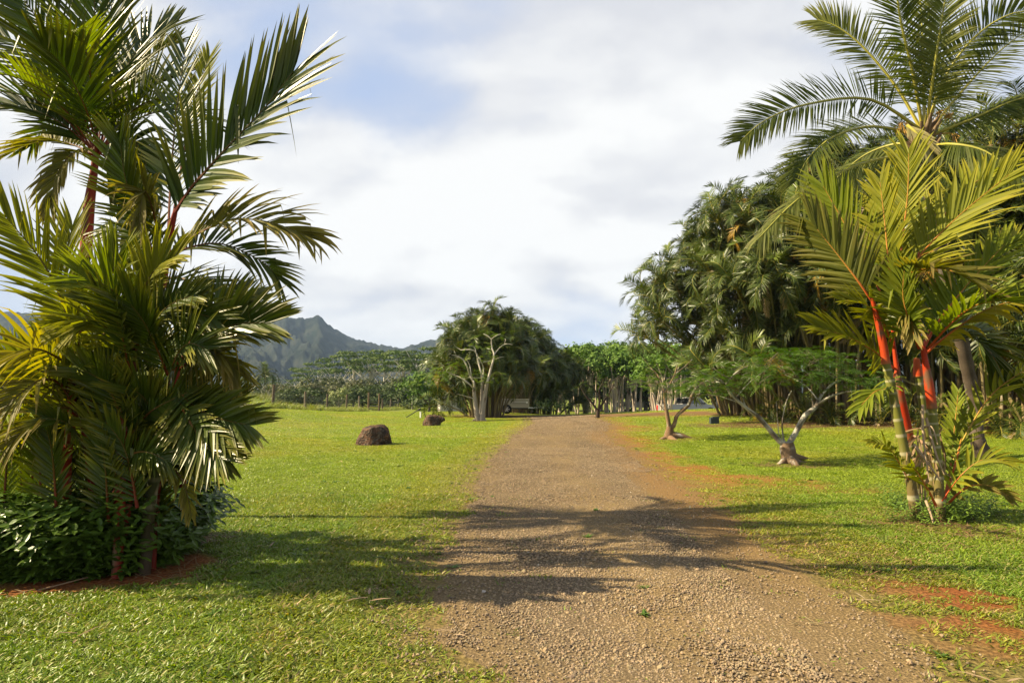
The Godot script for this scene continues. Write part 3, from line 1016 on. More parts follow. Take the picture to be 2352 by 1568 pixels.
# limbs: [points in the view, distance, start radius, end radius, part name]
func view_limb(pts: Array, depth: float, base: Vector3) -> Array:
	var out := []
	for p in pts:
		out.append(at(p[0], p[1], depth + (p[2] if p.size() > 2 else 0.0)) - base)
	return out

func make_small_trees() -> void:
	var pale := lin(0.66, 0.63, 0.54)
	# ---- lichen-barked tree with the wide canopy
	var b2 := on_ground(1815, 1062)
	var d2 := -b2.z
	var t2 := thing("umbrella_tree", "stout lichen-barked tree with two bent white limbs and a wide flat feathery canopy", "tree", b2)
	var bole := view_limb([[1816, 1072], [1813, 1050], [1810, 1030], [1808, 1016]], d2, b2)
	part("trunk", limbs([[bole, 0.22, 0.145, 10], [view_limb([[1812, 1055], [1845, 1066], [1885, 1070]], d2, b2), 0.12, 0.03], [view_limb([[1812, 1055], [1825, 1062, -0.5], [1838, 1078, -0.7]], d2, b2), 0.12, 0.03], [view_limb([[1812, 1055], [1795, 1066, -0.3], [1780, 1076, -0.6]], d2, b2), 0.12, 0.03], [view_limb([[1812, 1052], [1830, 1050, 0.4], [1860, 1055, 0.8]], d2, b2), 0.14, 0.03]], lin(0.27, 0.185, 0.12), pale, 0.5, M.bark, 12, 0.25), t2)
	var lb := [
		[[[1804, 1020], [1790, 1012], [1771, 990], [1749, 964], [1738, 953]], 0.095, 0.065], [[[1738, 953], [1710, 933], [1681, 907], [1667, 884], [1655, 872]], 0.07, 0.025], [[[1712, 935], [1709, 920], [1708, 905]], 0.035, 0.02],
		[[[1806, 1018], [1800, 1006], [1797, 972], [1806, 924], [1819, 897]], 0.035, 0.012], [[[1799, 1010], [1790, 996], [1786, 960], [1784, 920]], 0.018, 0.008],
		[[[1812, 1020], [1828, 993], [1847, 958], [1866, 941], [1880, 929]], 0.10, 0.07], [[[1866, 941], [1868, 925], [1864, 915]], 0.03, 0.015], [[[1872, 936], [1890, 905, 0.2], [1915, 880, 0.4], [1950, 868, 0.6]], 0.06, 0.02], [[[1876, 932], [1905, 912, -0.3], [1945, 900, -0.6], [1990, 896, -0.8]], 0.05, 0.015],
		[[[1700, 925], [1660, 912], [1640, 908], [1600, 905]], 0.022, 0.008], [[[1667, 884], [1640, 868, -0.4], [1610, 855, -0.7]], 0.03, 0.01], [[[1690, 915], [1720, 880, 0.5], [1760, 850, 0.9]], 0.03, 0.01], [[[1667, 884], [1690, 856, -0.6], [1720, 840, -0.9]], 0.028, 0.01], [[[1890, 905, 0.2], [1870, 870, -0.2], [1840, 845, -0.5]], 0.035, 0.01], [[[1880, 920], [1850, 885, 0.6], [1800, 858, 1.0]], 0.03, 0.01]]
	for l in lb:
		part("branch", limbs([[view_limb(l[0], d2, b2), l[1] * 0.68, l[2] * 0.8, 9]], lin(0.20, 0.165, 0.13), pale, 0.80, M.bark, 8, 0.25), t2)
	var tw := MB.new(true, nz)
	var mb := MB.new()
	for p in [[1640, 868, -0.3, 0.42], [1600, 880, 0.2, 0.32], [1680, 852, -0.5, 0.5], [1720, 838, 0.3, 0.55], [1760, 826, -0.2, 0.6], [1800, 836, 0.8, 0.6], [1790, 815, 0.4, 0.45], [1840, 828, -0.4, 0.6], [1880, 838, 0.4, 0.62], [1920, 850, -0.5, 0.55], [1960, 860, 0.3, 0.5], [1995, 872, -0.6, 0.4], [1840, 858, -0.9, 0.5], [1745, 866, -0.9, 0.5], [1700, 878, 0.5, 0.4], [1890, 872, -0.9, 0.5], [1950, 884, -0.8, 0.4], [1640, 892, -0.5, 0.3], [1790, 872, 0.9, 0.45], [1690, 895, -0.6, 0.26], [2010, 890, -0.4, 0.3], [1870, 812, 0.9, 0.4], [1930, 828, 0.8, 0.4]]:
		twigs(tw, at(p[0], p[1], d2 + p[2]) - b2, p[3])
		feathery_pad(mb, at(p[0], p[1], d2 + p[2]) - b2, p[3] * 0.95, int(135 * p[3]), 0.27, lin(0.05, 0.105, 0.018), lin(0.125, 0.215, 0.03))
	part("crown", mesh1(mb, M.feathery), t2)
	part("twig", mesh1(tw, M.wood), t2).set_meta("kind", "stuff")
	# ---- smaller tree by the bend
	var b1 := on_ground(1536, 1008)
	var d1 := -b1.z
	var t1 := thing("umbrella_tree", "slender forked tree with sparse feathery leaves between the driveway and the pickup", "tree", b1)
	part("trunk", limbs([[view_limb([[1536, 1014], [1538, 995], [1539, 980]], d1, b1), 0.22, 0.10, 9], [view_limb([[1540, 1000], [1565, 1003], [1590, 1010], [1612, 1013]], d1, b1), 0.17, 0.05], [view_limb([[1536, 1005], [1520, 1011, -0.2], [1508, 1015, -0.4]], d1, b1), 0.12, 0.03], [view_limb([[1538, 1005], [1550, 1012, -0.5], [1562, 1017, -0.8]], d1, b1), 0.14, 0.04]], lin(0.27, 0.17, 0.10), pale, 0.2, M.bark, 10, 0.3), t1)
	for l in [[[[1538, 984], [1533, 955], [1528, 920], [1527, 905]], 0.10, 0.06], [[[1527, 906], [1522, 885], [1510, 860], [1495, 845, 0.5]], 0.045, 0.015], [[[1527, 906], [1540, 880], [1550, 860], [1556, 838]], 0.05, 0.02], [[[1532, 948], [1510, 922], [1500, 900], [1488, 880, 0.5]], 0.022, 0.01],
		[[[1540, 986], [1550, 973], [1553, 958], [1565, 945], [1582, 930], [1590, 905], [1600, 890]], 0.095, 0.055], [[[1600, 891], [1618, 878], [1640, 868]], 0.045, 0.015], [[[1598, 895], [1625, 888], [1650, 884]], 0.04, 0.014], [[[1586, 922], [1605, 908], [1640, 906], [1665, 905]], 0.035, 0.012], [[[1522, 885], [1500, 880], [1470, 875, -0.6]], 0.025, 0.008], [[[1510, 860], [1490, 838], [1475, 820]], 0.018, 0.006], [[[1550, 860], [1575, 840, 0.6], [1590, 825, 0.9]], 0.025, 0.008], [[[1516, 872], [1500, 856, -0.5], [1480, 850, -1.0]], 0.018, 0.006]]:
		part("branch", limbs([[view_limb(l[0], d1, b1), l[1] * 0.8, l[2] * 0.9, 9]], lin(0.30, 0.20, 0.115), pale, 0.45, M.bark, 8, 0.25), t1)
	tw = MB.new(true, nz)
	mb = MB.new()
	for p in [[1490, 868, 0.3, 0.5], [1475, 880, -0.6, 0.4], [1505, 890, -0.9, 0.35], [1530, 888, 0.8, 0.35], [1560, 872, -0.4, 0.5], [1590, 882, 0.6, 0.45], [1545, 902, -0.8, 0.35], [1615, 872, -0.3, 0.5], [1645, 880, 0.5, 0.45], [1640, 900, -0.6, 0.35], [1665, 893, 0.2, 0.3], [1580, 898, -0.9, 0.4], [1605, 850, 0.9, 0.4], [1500, 845, 0.5, 0.3], [1530, 822, 0.8, 0.3], [1560, 905, 0.4, 0.4]]:
		twigs(tw, at(p[0], p[1], d1 + p[2]) - b1, p[3])
		feathery_pad(mb, at(p[0], p[1], d1 + p[2]) - b1, p[3] * 0.95, int(100 * p[3]), 0.27, lin(0.075, 0.14, 0.02), lin(0.17, 0.26, 0.035))
	part("crown", mesh1(mb, M.feathery), t1)
	part("twig", mesh1(tw, M.wood), t1).set_meta("kind", "stuff")
	# ---- white-branched tree in front of the round clump
	var b0 := on_ground(1100, 966)
	var d0 := -b0.z
	var t0 := thing("bare_tree", "several-stemmed tree with bare white branches in front of the round cane palm clump", "tree", b0)
	# view points measured in an enlargement that begins at (1000, 700) and is 3.825 times larger, of a frame 2500 wide
	var to := func(x: float, y: float) -> Array: return [(1000.0 + x / 3.825) * 0.9408, (700.0 + y / 3.825) * 0.9408]
	part("trunk", limbs([[view_limb([to.call(645, 1260), to.call(630, 1200), to.call(610, 1050), to.call(600, 950)], d0, b0), 0.18, 0.085, 12], [view_limb([to.call(675, 1260), to.call(680, 1180), to.call(705, 1000), to.call(725, 890)], d0, b0), 0.20, 0.09, 12], [view_limb([to.call(655, 1240), to.call(668, 1100), to.call(672, 980), to.call(680, 880)], d0 + 0.3, b0), 0.10, 0.07, 10], [view_limb([to.call(610, 1245), to.call(590, 1252)], d0, b0), 0.14, 0.04], [view_limb([to.call(690, 1245), to.call(725, 1258)], d0, b0), 0.14, 0.04]], lin(0.46, 0.40, 0.33), lin(0.16, 0.10, 0.07), 0.3, M.bark, 9, 0.15), t0)
	var c0 := [[[[600, 955], [560, 910], [480, 850], [400, 820], [340, 790]], 0.11, 0.03], [[[605, 960], [600, 890], [560, 830], [535, 740], [490, 670], [430, 650]], 0.13, 0.04], [[[600, 900], [575, 820], [560, 730], [530, 680]], 0.07, 0.03], [[[680, 885], [665, 790], [640, 700], [620, 610], [560, 585], [480, 590]], 0.12, 0.03], [[[680, 860], [690, 760], [660, 690], [630, 640]], 0.08, 0.03],
		[[[725, 890], [760, 760], [790, 640], [765, 560], [760, 480], [690, 440]], 0.14, 0.03], [[[785, 640], [830, 580], [890, 535], [960, 540]], 0.07, 0.02], [[[760, 490], [800, 460], [850, 440]], 0.05, 0.02], [[[880, 545], [895, 500], [890, 485]], 0.035, 0.012], [[[690, 700], [760, 690], [840, 660], [880, 655]], 0.04, 0.012], [[[600, 1045], [520, 1020], [440, 1000]], 0.06, 0.02], [[[490, 670], [440, 640], [390, 640]], 0.04, 0.012], [[[480, 590], [430, 560], [410, 530]], 0.04, 0.012], [[[340, 790], [360, 760], [400, 750]], 0.04, 0.012], [[[560, 840], [540, 850], [520, 848]], 0.03, 0.012], [[[620, 610], [600, 560], [530, 545]], 0.04, 0.012], [[[700, 855], [640, 850], [530, 848]], 0.035, 0.012]]
	for l in c0:
		var q := []
		for p in l[0]:
			q.append(to.call(p[0], p[1]) + [rnd(-0.5, 0.5)])
		part("branch", limbs([[view_limb(q, d0, b0), l[1] * 0.52, l[2] * 0.7, 9]], lin(0.66, 0.61, 0.52), lin(0.26, 0.21, 0.16), 0.2, M.bark, 7, 0.15), t0)
	mb = MB.new()
	for p in [[400, 740, 0.6], [340, 770, 0.8], [300, 800, 0.8], [430, 760, 0.6], [150, 870, 0.9], [220, 860, 0.9], [600, 800, 0.7], [560, 815, 0.6], [640, 820, 0.6], [730, 650, 0.5], [770, 580, 0.45], [860, 440, 0.4], [690, 440, 0.4], [720, 875, 0.4], [800, 830, 0.4], [580, 935, 0.45], [600, 550, 0.5], [330, 840, 0.7], [260, 880, 0.7]]:
		var v: Array = to.call(p[0], p[1])
		feathery_pad(mb, at(v[0], v[1], d0 + rnd(-0.7, 0.5)) - b0, p[2], int(40 * p[2]), 0.36, lin(0.12, 0.19, 0.025), lin(0.22, 0.30, 0.04))
	part("crown", mesh1(mb, M.feathery), t0)
	# ---- dark little tree where the road turns
	var b3 := on_ground(1372, 960)
	var d3 := -b3.z
	var t3 := thing("dark_tree", "low dark forking tree standing in shade on the grass where the driveway turns", "tree", b3)
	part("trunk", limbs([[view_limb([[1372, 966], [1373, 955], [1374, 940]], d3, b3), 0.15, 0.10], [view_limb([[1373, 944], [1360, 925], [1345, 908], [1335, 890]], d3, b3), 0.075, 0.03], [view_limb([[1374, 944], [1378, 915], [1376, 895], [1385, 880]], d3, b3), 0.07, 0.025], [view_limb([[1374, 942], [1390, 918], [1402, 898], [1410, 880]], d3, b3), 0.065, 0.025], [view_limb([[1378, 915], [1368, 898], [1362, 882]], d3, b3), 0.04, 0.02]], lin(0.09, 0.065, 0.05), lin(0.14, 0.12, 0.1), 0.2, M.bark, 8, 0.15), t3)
	mb = MB.new()
	for p in [[1340, 886, 0.6], [1362, 876, 0.7], [1386, 878, 0.6], [1408, 882, 0.6], [1375, 892, 0.6], [1350, 900, 0.4], [1398, 900, 0.4]]:
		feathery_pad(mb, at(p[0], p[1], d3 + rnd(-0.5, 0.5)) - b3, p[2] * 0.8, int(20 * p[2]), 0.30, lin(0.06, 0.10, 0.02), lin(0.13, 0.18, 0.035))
	part("crown", mesh1(mb, M.feathery), t3)


# ---------------------------------------------------------------- coconut palm
func big_frond(parent: Node, base: Vector3, p: Array, o: Dictionary) -> void:
	var lb := MB.new()
	var rb := MB.new()
	var q := []
	for a in p:
		q.append(at(a[0], a[1], a[2]) - base)
	feather(lb, rb, q, o)
	part("frond", mesh2(lb, o.get("mat", M.leaf), rb, M.stalk), parent)

func make_coconut() -> void:
	var base := on_ground(2262, 1052)
	var o := thing("coconut_palm", "tall coconut palm leaning over the grove, with orange flower stalks at its crown", "palm", base)
	var crown_at := at(2122, 318, 16.0) - base
	var mb := MB.new(true, nz)
	var pts := curve3([Vector3(0.1, -0.2, 0), Vector3(-0.15, 0.5, 0.0), at(2240, 930, 17.2) - base, at(2205, 760, 16.8) - base, at(2150, 520, 16.3) - base, crown_at], 46)
	var rad := PackedFloat32Array()
	var cs := PackedColorArray()
	for i in pts.size():
		var f := float(i) / (pts.size() - 1)
		rad.append((0.15 + 0.22 * exp(-f * 16.0)) * (1.06 if i % 2 == 0 else 0.97) * (1.0 if f < 0.94 else 1.15))
		cs.append(lin(0.13, 0.10, 0.072) if i % 2 == 0 else lin(0.095, 0.072, 0.052))
	mb.tube(pts, rad, 12, cs, lin(0.24, 0.22, 0.18), 0.15, 0.8, 0.1)
	part("trunk", mesh1(mb, M.bark), o)
	# fibre and old leaf bases under the crown
	mb = MB.new(true, nz)
	for i in 22:
		var a := i * 2.4
		var out := Vector3(cos(a), 0, sin(a))
		var f := crown_at + Vector3(0, -0.55 + i * 0.035, 0) + out * 0.12
		mb.tube(curve3([f, f + out * 0.12 + Vector3(0, 0.16, 0), f + out * 0.26 + Vector3(0, 0.36, 0)], 4), taper(5, 0.09, 0.03), 6, PackedColorArray([lin(0.25, 0.17, 0.10)]), lin(0.4, 0.33, 0.2), 0.3, 1.0)
	part("leaf_base", mesh1(mb, M.bark), o)
	var g := {"pairs": 104, "len": 0.92, "wid": 0.021, "c0": lin(0.045, 0.072, 0.014), "c1": lin(0.125, 0.15, 0.024), "tip": lin(0.27, 0.25, 0.06), "tipmix": 0.3, "rr": 0.045, "rc": lin(0.36, 0.31, 0.05), "rc2": lin(0.30, 0.29, 0.05), "start": 0.16, "vee": 0.15, "fall": 0.35, "segs": 4, "fold": 0.0, "a0": 1.25, "a1": 0.5, "jit": 0.09, "miss": 0.03, "hint": Vector3(-0.35, 0.6, 0.75)}
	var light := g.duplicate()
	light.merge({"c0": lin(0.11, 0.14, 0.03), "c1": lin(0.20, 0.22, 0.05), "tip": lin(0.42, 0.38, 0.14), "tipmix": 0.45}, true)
	var face := g.duplicate()
	face.merge({"hint": Vector3(-0.15, 0.2, 1.0)}, true)
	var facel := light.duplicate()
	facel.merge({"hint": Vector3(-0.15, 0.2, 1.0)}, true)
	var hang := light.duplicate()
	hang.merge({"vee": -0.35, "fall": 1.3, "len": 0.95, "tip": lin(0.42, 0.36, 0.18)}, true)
	var droop := g.duplicate()
	droop.merge({"vee": -0.3, "fall": 1.1, "len": 0.85}, true)
	big_frond(o, base, [[2118, 300, 16], [2000, 228, 15.8], [1860, 238, 15.4], [1760, 275, 15.2], [1700, 325, 15.0]], face)
	big_frond(o, base, [[2112, 312, 16], [2010, 290, 15.7], [1920, 312, 15.3], [1860, 360, 15.1], [1832, 412, 15.0]], g)
	big_frond(o, base, [[2118, 300, 16], [2060, 200, 16.2], [1985, 110, 16.4], [1925, 62, 16.6], [1878, 45, 16.8]], facel)
	big_frond(o, base, [[2120, 298, 16], [2098, 170, 15.6], [2070, 50, 15.2], [2055, -60, 15.0], [2040, -150, 14.8]], face)
	big_frond(o, base, [[2124, 296, 16], [2122, 160, 16.6], [2116, 20, 17.0], [2105, -110, 17.4]], facel)
	big_frond(o, base, [[2128, 296, 16], [2145, 170, 15.4], [2165, 40, 15.0], [2190, -110, 14.7]], light)
	big_frond(o, base, [[2130, 300, 16], [2165, 190, 15.6], [2235, 90, 15.2], [2330, 30, 15.0], [2450, 25, 14.8]], face)
	big_frond(o, base, [[2132, 306, 16], [2210, 210, 16.4], [2300, 115, 16.8], [2400, 40, 17.2]], facel)
	big_frond(o, base, [[2134, 314, 16], [2240, 270, 15.6], [2350, 225, 15.3], [2480, 215, 15.2]], droop)
	big_frond(o, base, [[2132, 335, 16], [2230, 335, 16.6], [2340, 350, 17.0], [2460, 410, 17.2]], droop)
	big_frond(o, base, [[2128, 340, 16], [2180, 330, 15.0], [2260, 345, 14.4], [2340, 400, 14.0]], droop)
	big_frond(o, base, [[2112, 372, 16], [2040, 362, 15.6], [1940, 392, 15.2], [1830, 460, 15.0], [1745, 545, 14.9]], hang)
	big_frond(o, base, [[2116, 340, 16], [2060, 330, 16.8], [1980, 360, 17.4], [1900, 430, 17.8]], droop)
	big_frond(o, base, [[2126, 330, 16], [2150, 380, 15.3], [2200, 440, 15.0], [2240, 520, 14.9]], droop)
	# broken pale leaf folded over the heart of the crown
	var broken := hang.duplicate()
	broken.merge({"pairs": 26, "len": 0.6, "wid": 0.03, "c0": lin(0.34, 0.30, 0.12), "c1": lin(0.45, 0.40, 0.22), "tip": lin(0.5, 0.42, 0.26), "fall": 0.5, "vee": 0.1, "a0": 0.5, "a1": 0.3, "start": 0.0}, true)
	big_frond(o, base, [[2085, 288, 15.4], [2105, 305, 15.2], [2125, 330, 15.1], [2140, 350, 15.1]], broken)
	# flower stalks and spathes
	for s in [[2085, 300, 2075, 280, 2070, 300], [2165, 310, 2185, 305, 2195, 320], [2150, 290, 2170, 270, 2180, 265], [2140, 285, 2150, 262, 2165, 258]]:
		var st := MB.new(true, nz)
		for i in 16:
			var e := at(s[4] + rnd(-16, 16), s[5] + rnd(-10, 18), 15.7 + rnd(-0.2, 0.2)) - base
			st.tube(curve3([at(2122, 315, 16) - base, at(s[2], s[3], 15.8) - base, e], 6), taper(7, 0.012, 0.008), 4, PackedColorArray([lin(0.42, 0.24, 0.05)]))
		part("flower_stalk", mesh1(st, M.stalk), o)
	for i in 5:
		var nut := MB.new(true, nz)
		var c := crown_at + Vector3(cos(i * 1.3) * 0.26, -0.25 - 0.06 * (i % 2), sin(i * 1.3) * 0.26)
		nut.tube(PackedVector3Array([c + Vector3(0, -0.13, 0), c + Vector3(0, -0.10, 0), c, c + Vector3(0, 0.1, 0), c + Vector3(0, 0.13, 0)]), PackedFloat32Array([0.01, 0.07, 0.10, 0.07, 0.01]), 8, PackedColorArray([lin(0.20, 0.16, 0.05)]))
		part("coconut", mesh1(nut, M.stalk), o)


# ---------------------------------------------------------------- sealing-wax palms
func wax_style(kind: String) -> Dictionary:  # shaded and sunlit looks are put into the leaf colours here
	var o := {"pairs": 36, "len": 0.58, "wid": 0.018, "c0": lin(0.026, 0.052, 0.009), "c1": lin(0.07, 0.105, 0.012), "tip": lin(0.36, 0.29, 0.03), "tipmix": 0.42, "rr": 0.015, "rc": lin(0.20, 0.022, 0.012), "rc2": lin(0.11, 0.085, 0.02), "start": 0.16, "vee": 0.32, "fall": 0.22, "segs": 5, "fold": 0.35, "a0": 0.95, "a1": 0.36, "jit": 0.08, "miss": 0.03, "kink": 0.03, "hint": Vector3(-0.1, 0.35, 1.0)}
	if kind == "sunlit_tint":
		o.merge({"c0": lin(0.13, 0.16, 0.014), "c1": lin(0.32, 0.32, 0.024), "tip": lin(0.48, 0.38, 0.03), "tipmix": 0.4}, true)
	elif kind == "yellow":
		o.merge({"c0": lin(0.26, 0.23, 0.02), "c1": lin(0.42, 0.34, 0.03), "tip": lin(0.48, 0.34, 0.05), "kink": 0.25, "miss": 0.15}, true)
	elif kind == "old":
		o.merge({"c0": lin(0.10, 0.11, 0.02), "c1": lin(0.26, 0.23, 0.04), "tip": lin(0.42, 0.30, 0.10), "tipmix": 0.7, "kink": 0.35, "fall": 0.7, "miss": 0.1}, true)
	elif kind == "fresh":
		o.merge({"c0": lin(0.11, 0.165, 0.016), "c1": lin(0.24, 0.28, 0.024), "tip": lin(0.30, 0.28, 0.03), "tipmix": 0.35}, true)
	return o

# a ringed cane: points in the view with distances, radius at foot and head, share of its length that is still green
func cane(parent: Node, base: Vector3, p: Array, r0: float, r1: float, green: Color, foot: Color, rings: int) -> MeshInstance3D:
	var q := []
	for a in p:
		q.append(at(a[0], a[1], a[2]) - base)
	q[0].y = -base.y - 0.06 + height(base.x + q[0].x, base.z + q[0].z)
	var fine := curve3(q, 80)
	var pts := PackedVector3Array()
	var rad := PackedFloat32Array()
	var cs := PackedColorArray()
	for k in rings:
		for e in [0.0, 0.10, 0.16, 0.55, 0.9]:
			var f: float = pow((k + e) / rings, 0.85)
			var i := mini(int(f * 80.0), 79)
			pts.append(fine[i].lerp(fine[i + 1], f * 80.0 - i))
			var r := lerpf(r0, r1, pow(f, 0.6))
			rad.append(r * (1.10 if e < 0.05 else 1.06 if e < 0.12 else 0.97 if e < 0.6 else 0.99))
			var c := foot.lerp(green, clampf(f * 2.4 - 0.15, 0, 1))
			cs.append(c.lerp(lin(0.40, 0.37, 0.24), 0.7 if c.g > 0.07 else 0.25) if e < 0.12 else c)
	pts.append(fine[80])
	rad.append(r1)
	cs.append(green)
	var mb := MB.new(true, nz)
	mb.tube(pts, rad, 12, cs, lin(0.30, 0.24, 0.16), 0.12, 1.4)
	return part("stem", mesh1(mb, M.stalk), parent)

func sheath(parent: Node, base: Vector3, p: Array, r0: float, r1: float, ca: Color, cb: Color) -> void:
	var q := []
	for a in p:
		q.append(at(a[0], a[1], a[2]) - base)
	var pts := curve3(q, 14)
	var cs := PackedColorArray()
	var rad := PackedFloat32Array()
	for i in 15:
		cs.append(ca.lerp(cb, i / 14.0).lerp(lin(0.26, 0.17, 0.06), 0.6 if i == 0 else 0.25 if i == 1 else 0.0))
		rad.append(lerpf(r0, r1, i / 14.0) * (1.12 if i == 0 else 1.0 + 0.10 * sin(PI * i / 9.0) * (1.0 if i < 9 else 0.0)))
	var mb := MB.new(true, nz)
	mb.tube(pts, rad, 12, cs, lin(0.16, 0.085, 0.045), 0.46, 0.5)
	part("crownshaft", mesh1(mb, M.shiny_red), parent)

func wax_frond(parent: Node, base: Vector3, kind: String, p: Array, over := {}) -> void:
	var o := wax_style(kind)
	o.merge(over, true)
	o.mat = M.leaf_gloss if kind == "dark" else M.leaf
	big_frond(parent, base, p, o)

# fronds all round a stem's head
func ring_of_fronds(parent: Node, base: Vector3, top: Vector3, n_: int, long: float, turn: float) -> void:
	for i in n_:
		var a := turn + i * 2.4
		var out := Vector3(cos(a), 0, sin(a))
		var rise := rnd(0.15, 0.75)
		var p := top - base
		var lb := MB.new()
		var rb := MB.new()
		var o := wax_style("dark" if i % 3 else "fresh")
		o.merge({"len": 0.6, "segs": 4, "hint": (Vector3.UP - out * 0.5)}, true)
		feather(lb, rb, [p + Vector3(0, -0.1, 0), p + out * long * 0.25 + Vector3(0, long * (0.15 + rise * 0.35), 0), p + out * long * 0.6 + Vector3(0, long * (0.2 + rise * 0.6), 0), p + out * long * 0.95 + Vector3(0, long * rise * 0.7, 0)], o)
		part("frond", mesh2(lb, M.leaf, rb, M.stalk), parent)

func make_left_clump() -> void:
	var base := Vector3(-4.2, 0, -6.7)
	var o := thing("sealing_wax_palm", "big dark clump of red-stemmed palms towering over the edge of the lawn", "palm", base)
	var dark_red := lin(0.24, 0.030, 0.016)
	var red := lin(0.36, 0.04, 0.018)
	var green := lin(0.075, 0.10, 0.035)
	# tallest stem
	dshift = 2.1
	var s1 := cane(o, base, [[100, 1290, 7.0], [112, 1080, 7.0], [150, 840, 6.9], [196, 590, 6.8]], 0.10, 0.062, green, lin(0.09, 0.06, 0.038), 15)
	sheath(s1, base, [[196, 592, 6.8], [203, 480, 6.78], [214, 400, 6.76], [222, 330, 6.74]], 0.078, 0.036, red, lin(0.20, 0.035, 0.02))
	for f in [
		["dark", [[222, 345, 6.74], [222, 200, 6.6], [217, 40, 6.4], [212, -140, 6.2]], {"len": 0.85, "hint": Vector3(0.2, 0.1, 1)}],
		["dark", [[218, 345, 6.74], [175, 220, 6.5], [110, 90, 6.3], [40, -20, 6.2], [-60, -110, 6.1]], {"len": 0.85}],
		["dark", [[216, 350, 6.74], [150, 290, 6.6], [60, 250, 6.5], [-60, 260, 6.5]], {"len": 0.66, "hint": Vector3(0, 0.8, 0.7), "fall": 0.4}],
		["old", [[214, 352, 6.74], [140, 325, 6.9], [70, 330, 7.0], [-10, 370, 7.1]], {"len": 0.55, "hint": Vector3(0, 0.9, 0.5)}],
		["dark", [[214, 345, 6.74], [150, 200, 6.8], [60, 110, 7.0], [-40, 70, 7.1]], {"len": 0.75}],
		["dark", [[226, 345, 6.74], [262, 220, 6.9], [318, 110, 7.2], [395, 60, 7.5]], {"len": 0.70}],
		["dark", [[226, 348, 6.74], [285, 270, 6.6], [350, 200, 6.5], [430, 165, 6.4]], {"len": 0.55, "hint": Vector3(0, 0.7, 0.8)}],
		["sunlit_tint", [[226, 348, 6.74], [290, 200, 7.2], [340, 130, 7.5], [400, 95, 7.7]], {"len": 0.45}],
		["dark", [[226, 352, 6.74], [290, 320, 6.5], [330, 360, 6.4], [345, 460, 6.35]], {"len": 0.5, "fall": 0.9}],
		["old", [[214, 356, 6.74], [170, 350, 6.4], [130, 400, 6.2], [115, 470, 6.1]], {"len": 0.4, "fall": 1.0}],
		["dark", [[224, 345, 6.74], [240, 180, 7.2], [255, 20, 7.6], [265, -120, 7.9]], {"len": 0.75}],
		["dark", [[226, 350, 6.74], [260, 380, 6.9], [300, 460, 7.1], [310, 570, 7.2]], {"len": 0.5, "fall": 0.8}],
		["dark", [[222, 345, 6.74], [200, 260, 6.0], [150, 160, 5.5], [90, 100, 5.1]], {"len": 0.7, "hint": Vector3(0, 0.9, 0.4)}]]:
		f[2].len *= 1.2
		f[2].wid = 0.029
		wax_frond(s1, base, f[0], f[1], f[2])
	dshift = 0.0
	ring_of_fronds(s1, base, at(222, 345, 8.84), 7, 1.7, 0.3)
	# second stem with the great fan above the lawn
	dshift = 0.5
	var s2 := cane(o, base, [[300, 1290, 6.5], [318, 1080, 6.5], [345, 860, 6.45], [366, 650, 6.4]], 0.085, 0.06, lin(0.045, 0.055, 0.02), lin(0.06, 0.04, 0.026), 13)
	sheath(s2, base, [[366, 660, 6.4], [374, 600, 6.38], [388, 540, 6.36], [402, 485, 6.33]], 0.07, 0.022, dark_red, dark_red)
	for f in [
		["dark", [[400, 490, 6.33], [440, 430, 6.2], [520, 340, 6.0], [610, 245, 5.9], [672, 165, 5.85]], {"len": 0.95, "pairs": 38, "wid": 0.03, "tipmix": 0.45, "start": 0.05, "hint": Vector3(-0.15, 0.25, 1), "rr": 0.02}],
		["dark", [[385, 545, 6.36], [392, 400, 6.6], [405, 250, 6.8], [425, 110, 7.0]], {"len": 0.6, "tipmix": 0.4}],
		["sunlit_tint", [[390, 540, 6.36], [425, 330, 7.0], [450, 220, 7.2], [480, 130, 7.4]], {"len": 0.45}],
		["old", [[380, 600, 6.38], [440, 545, 6.2], [530, 505, 6.1], [620, 510, 6.0], [700, 540, 6.0]], {"len": 0.62, "hint": Vector3(0, 0.8, 0.7), "kink": 0.2, "wid": 0.026}],
		["dark", [[378, 600, 6.38], [430, 570, 6.6], [510, 560, 6.8], [600, 600, 6.9], [640, 640, 7.0]], {"len": 0.5, "fall": 0.5, "tipmix": 0.5}],
		["dark", [[372, 640, 6.4], [420, 640, 6.2], [480, 670, 6.1], [560, 720, 6.0]], {"len": 0.5, "hint": Vector3(0, 0.9, 0.5), "tipmix": 0.5}],
		["dark", [[368, 640, 6.4], [330, 520, 6.2], [290, 420, 6.0], [275, 330, 5.9]], {"len": 0.55, "fall": 0.4}],
		["dark", [[368, 630, 6.4], [340, 560, 6.6], [290, 520, 6.8], [240, 540, 7.0]], {"len": 0.55, "fall": 0.5}],
		["old", [[374, 600, 6.4], [350, 480, 6.0], [330, 440, 5.9], [318, 520, 5.85]], {"len": 0.4, "fall": 1.0}]]:
		wax_frond(s2, base, f[0], f[1], f[2])
	dshift = 0.0
	# third stem, hidden, feeding the fans low over the lawn
	var s3 := cane(o, base, [[330, 1300, 6.2], [345, 1150, 6.2], [372, 1000, 6.15], [392, 900, 6.1]], 0.06, 0.045, lin(0.045, 0.055, 0.02), lin(0.06, 0.04, 0.026), 8)
	sheath(s3, base, [[392, 905, 6.1], [402, 860, 6.1], [412, 820, 6.1]], 0.05, 0.018, dark_red, dark_red)
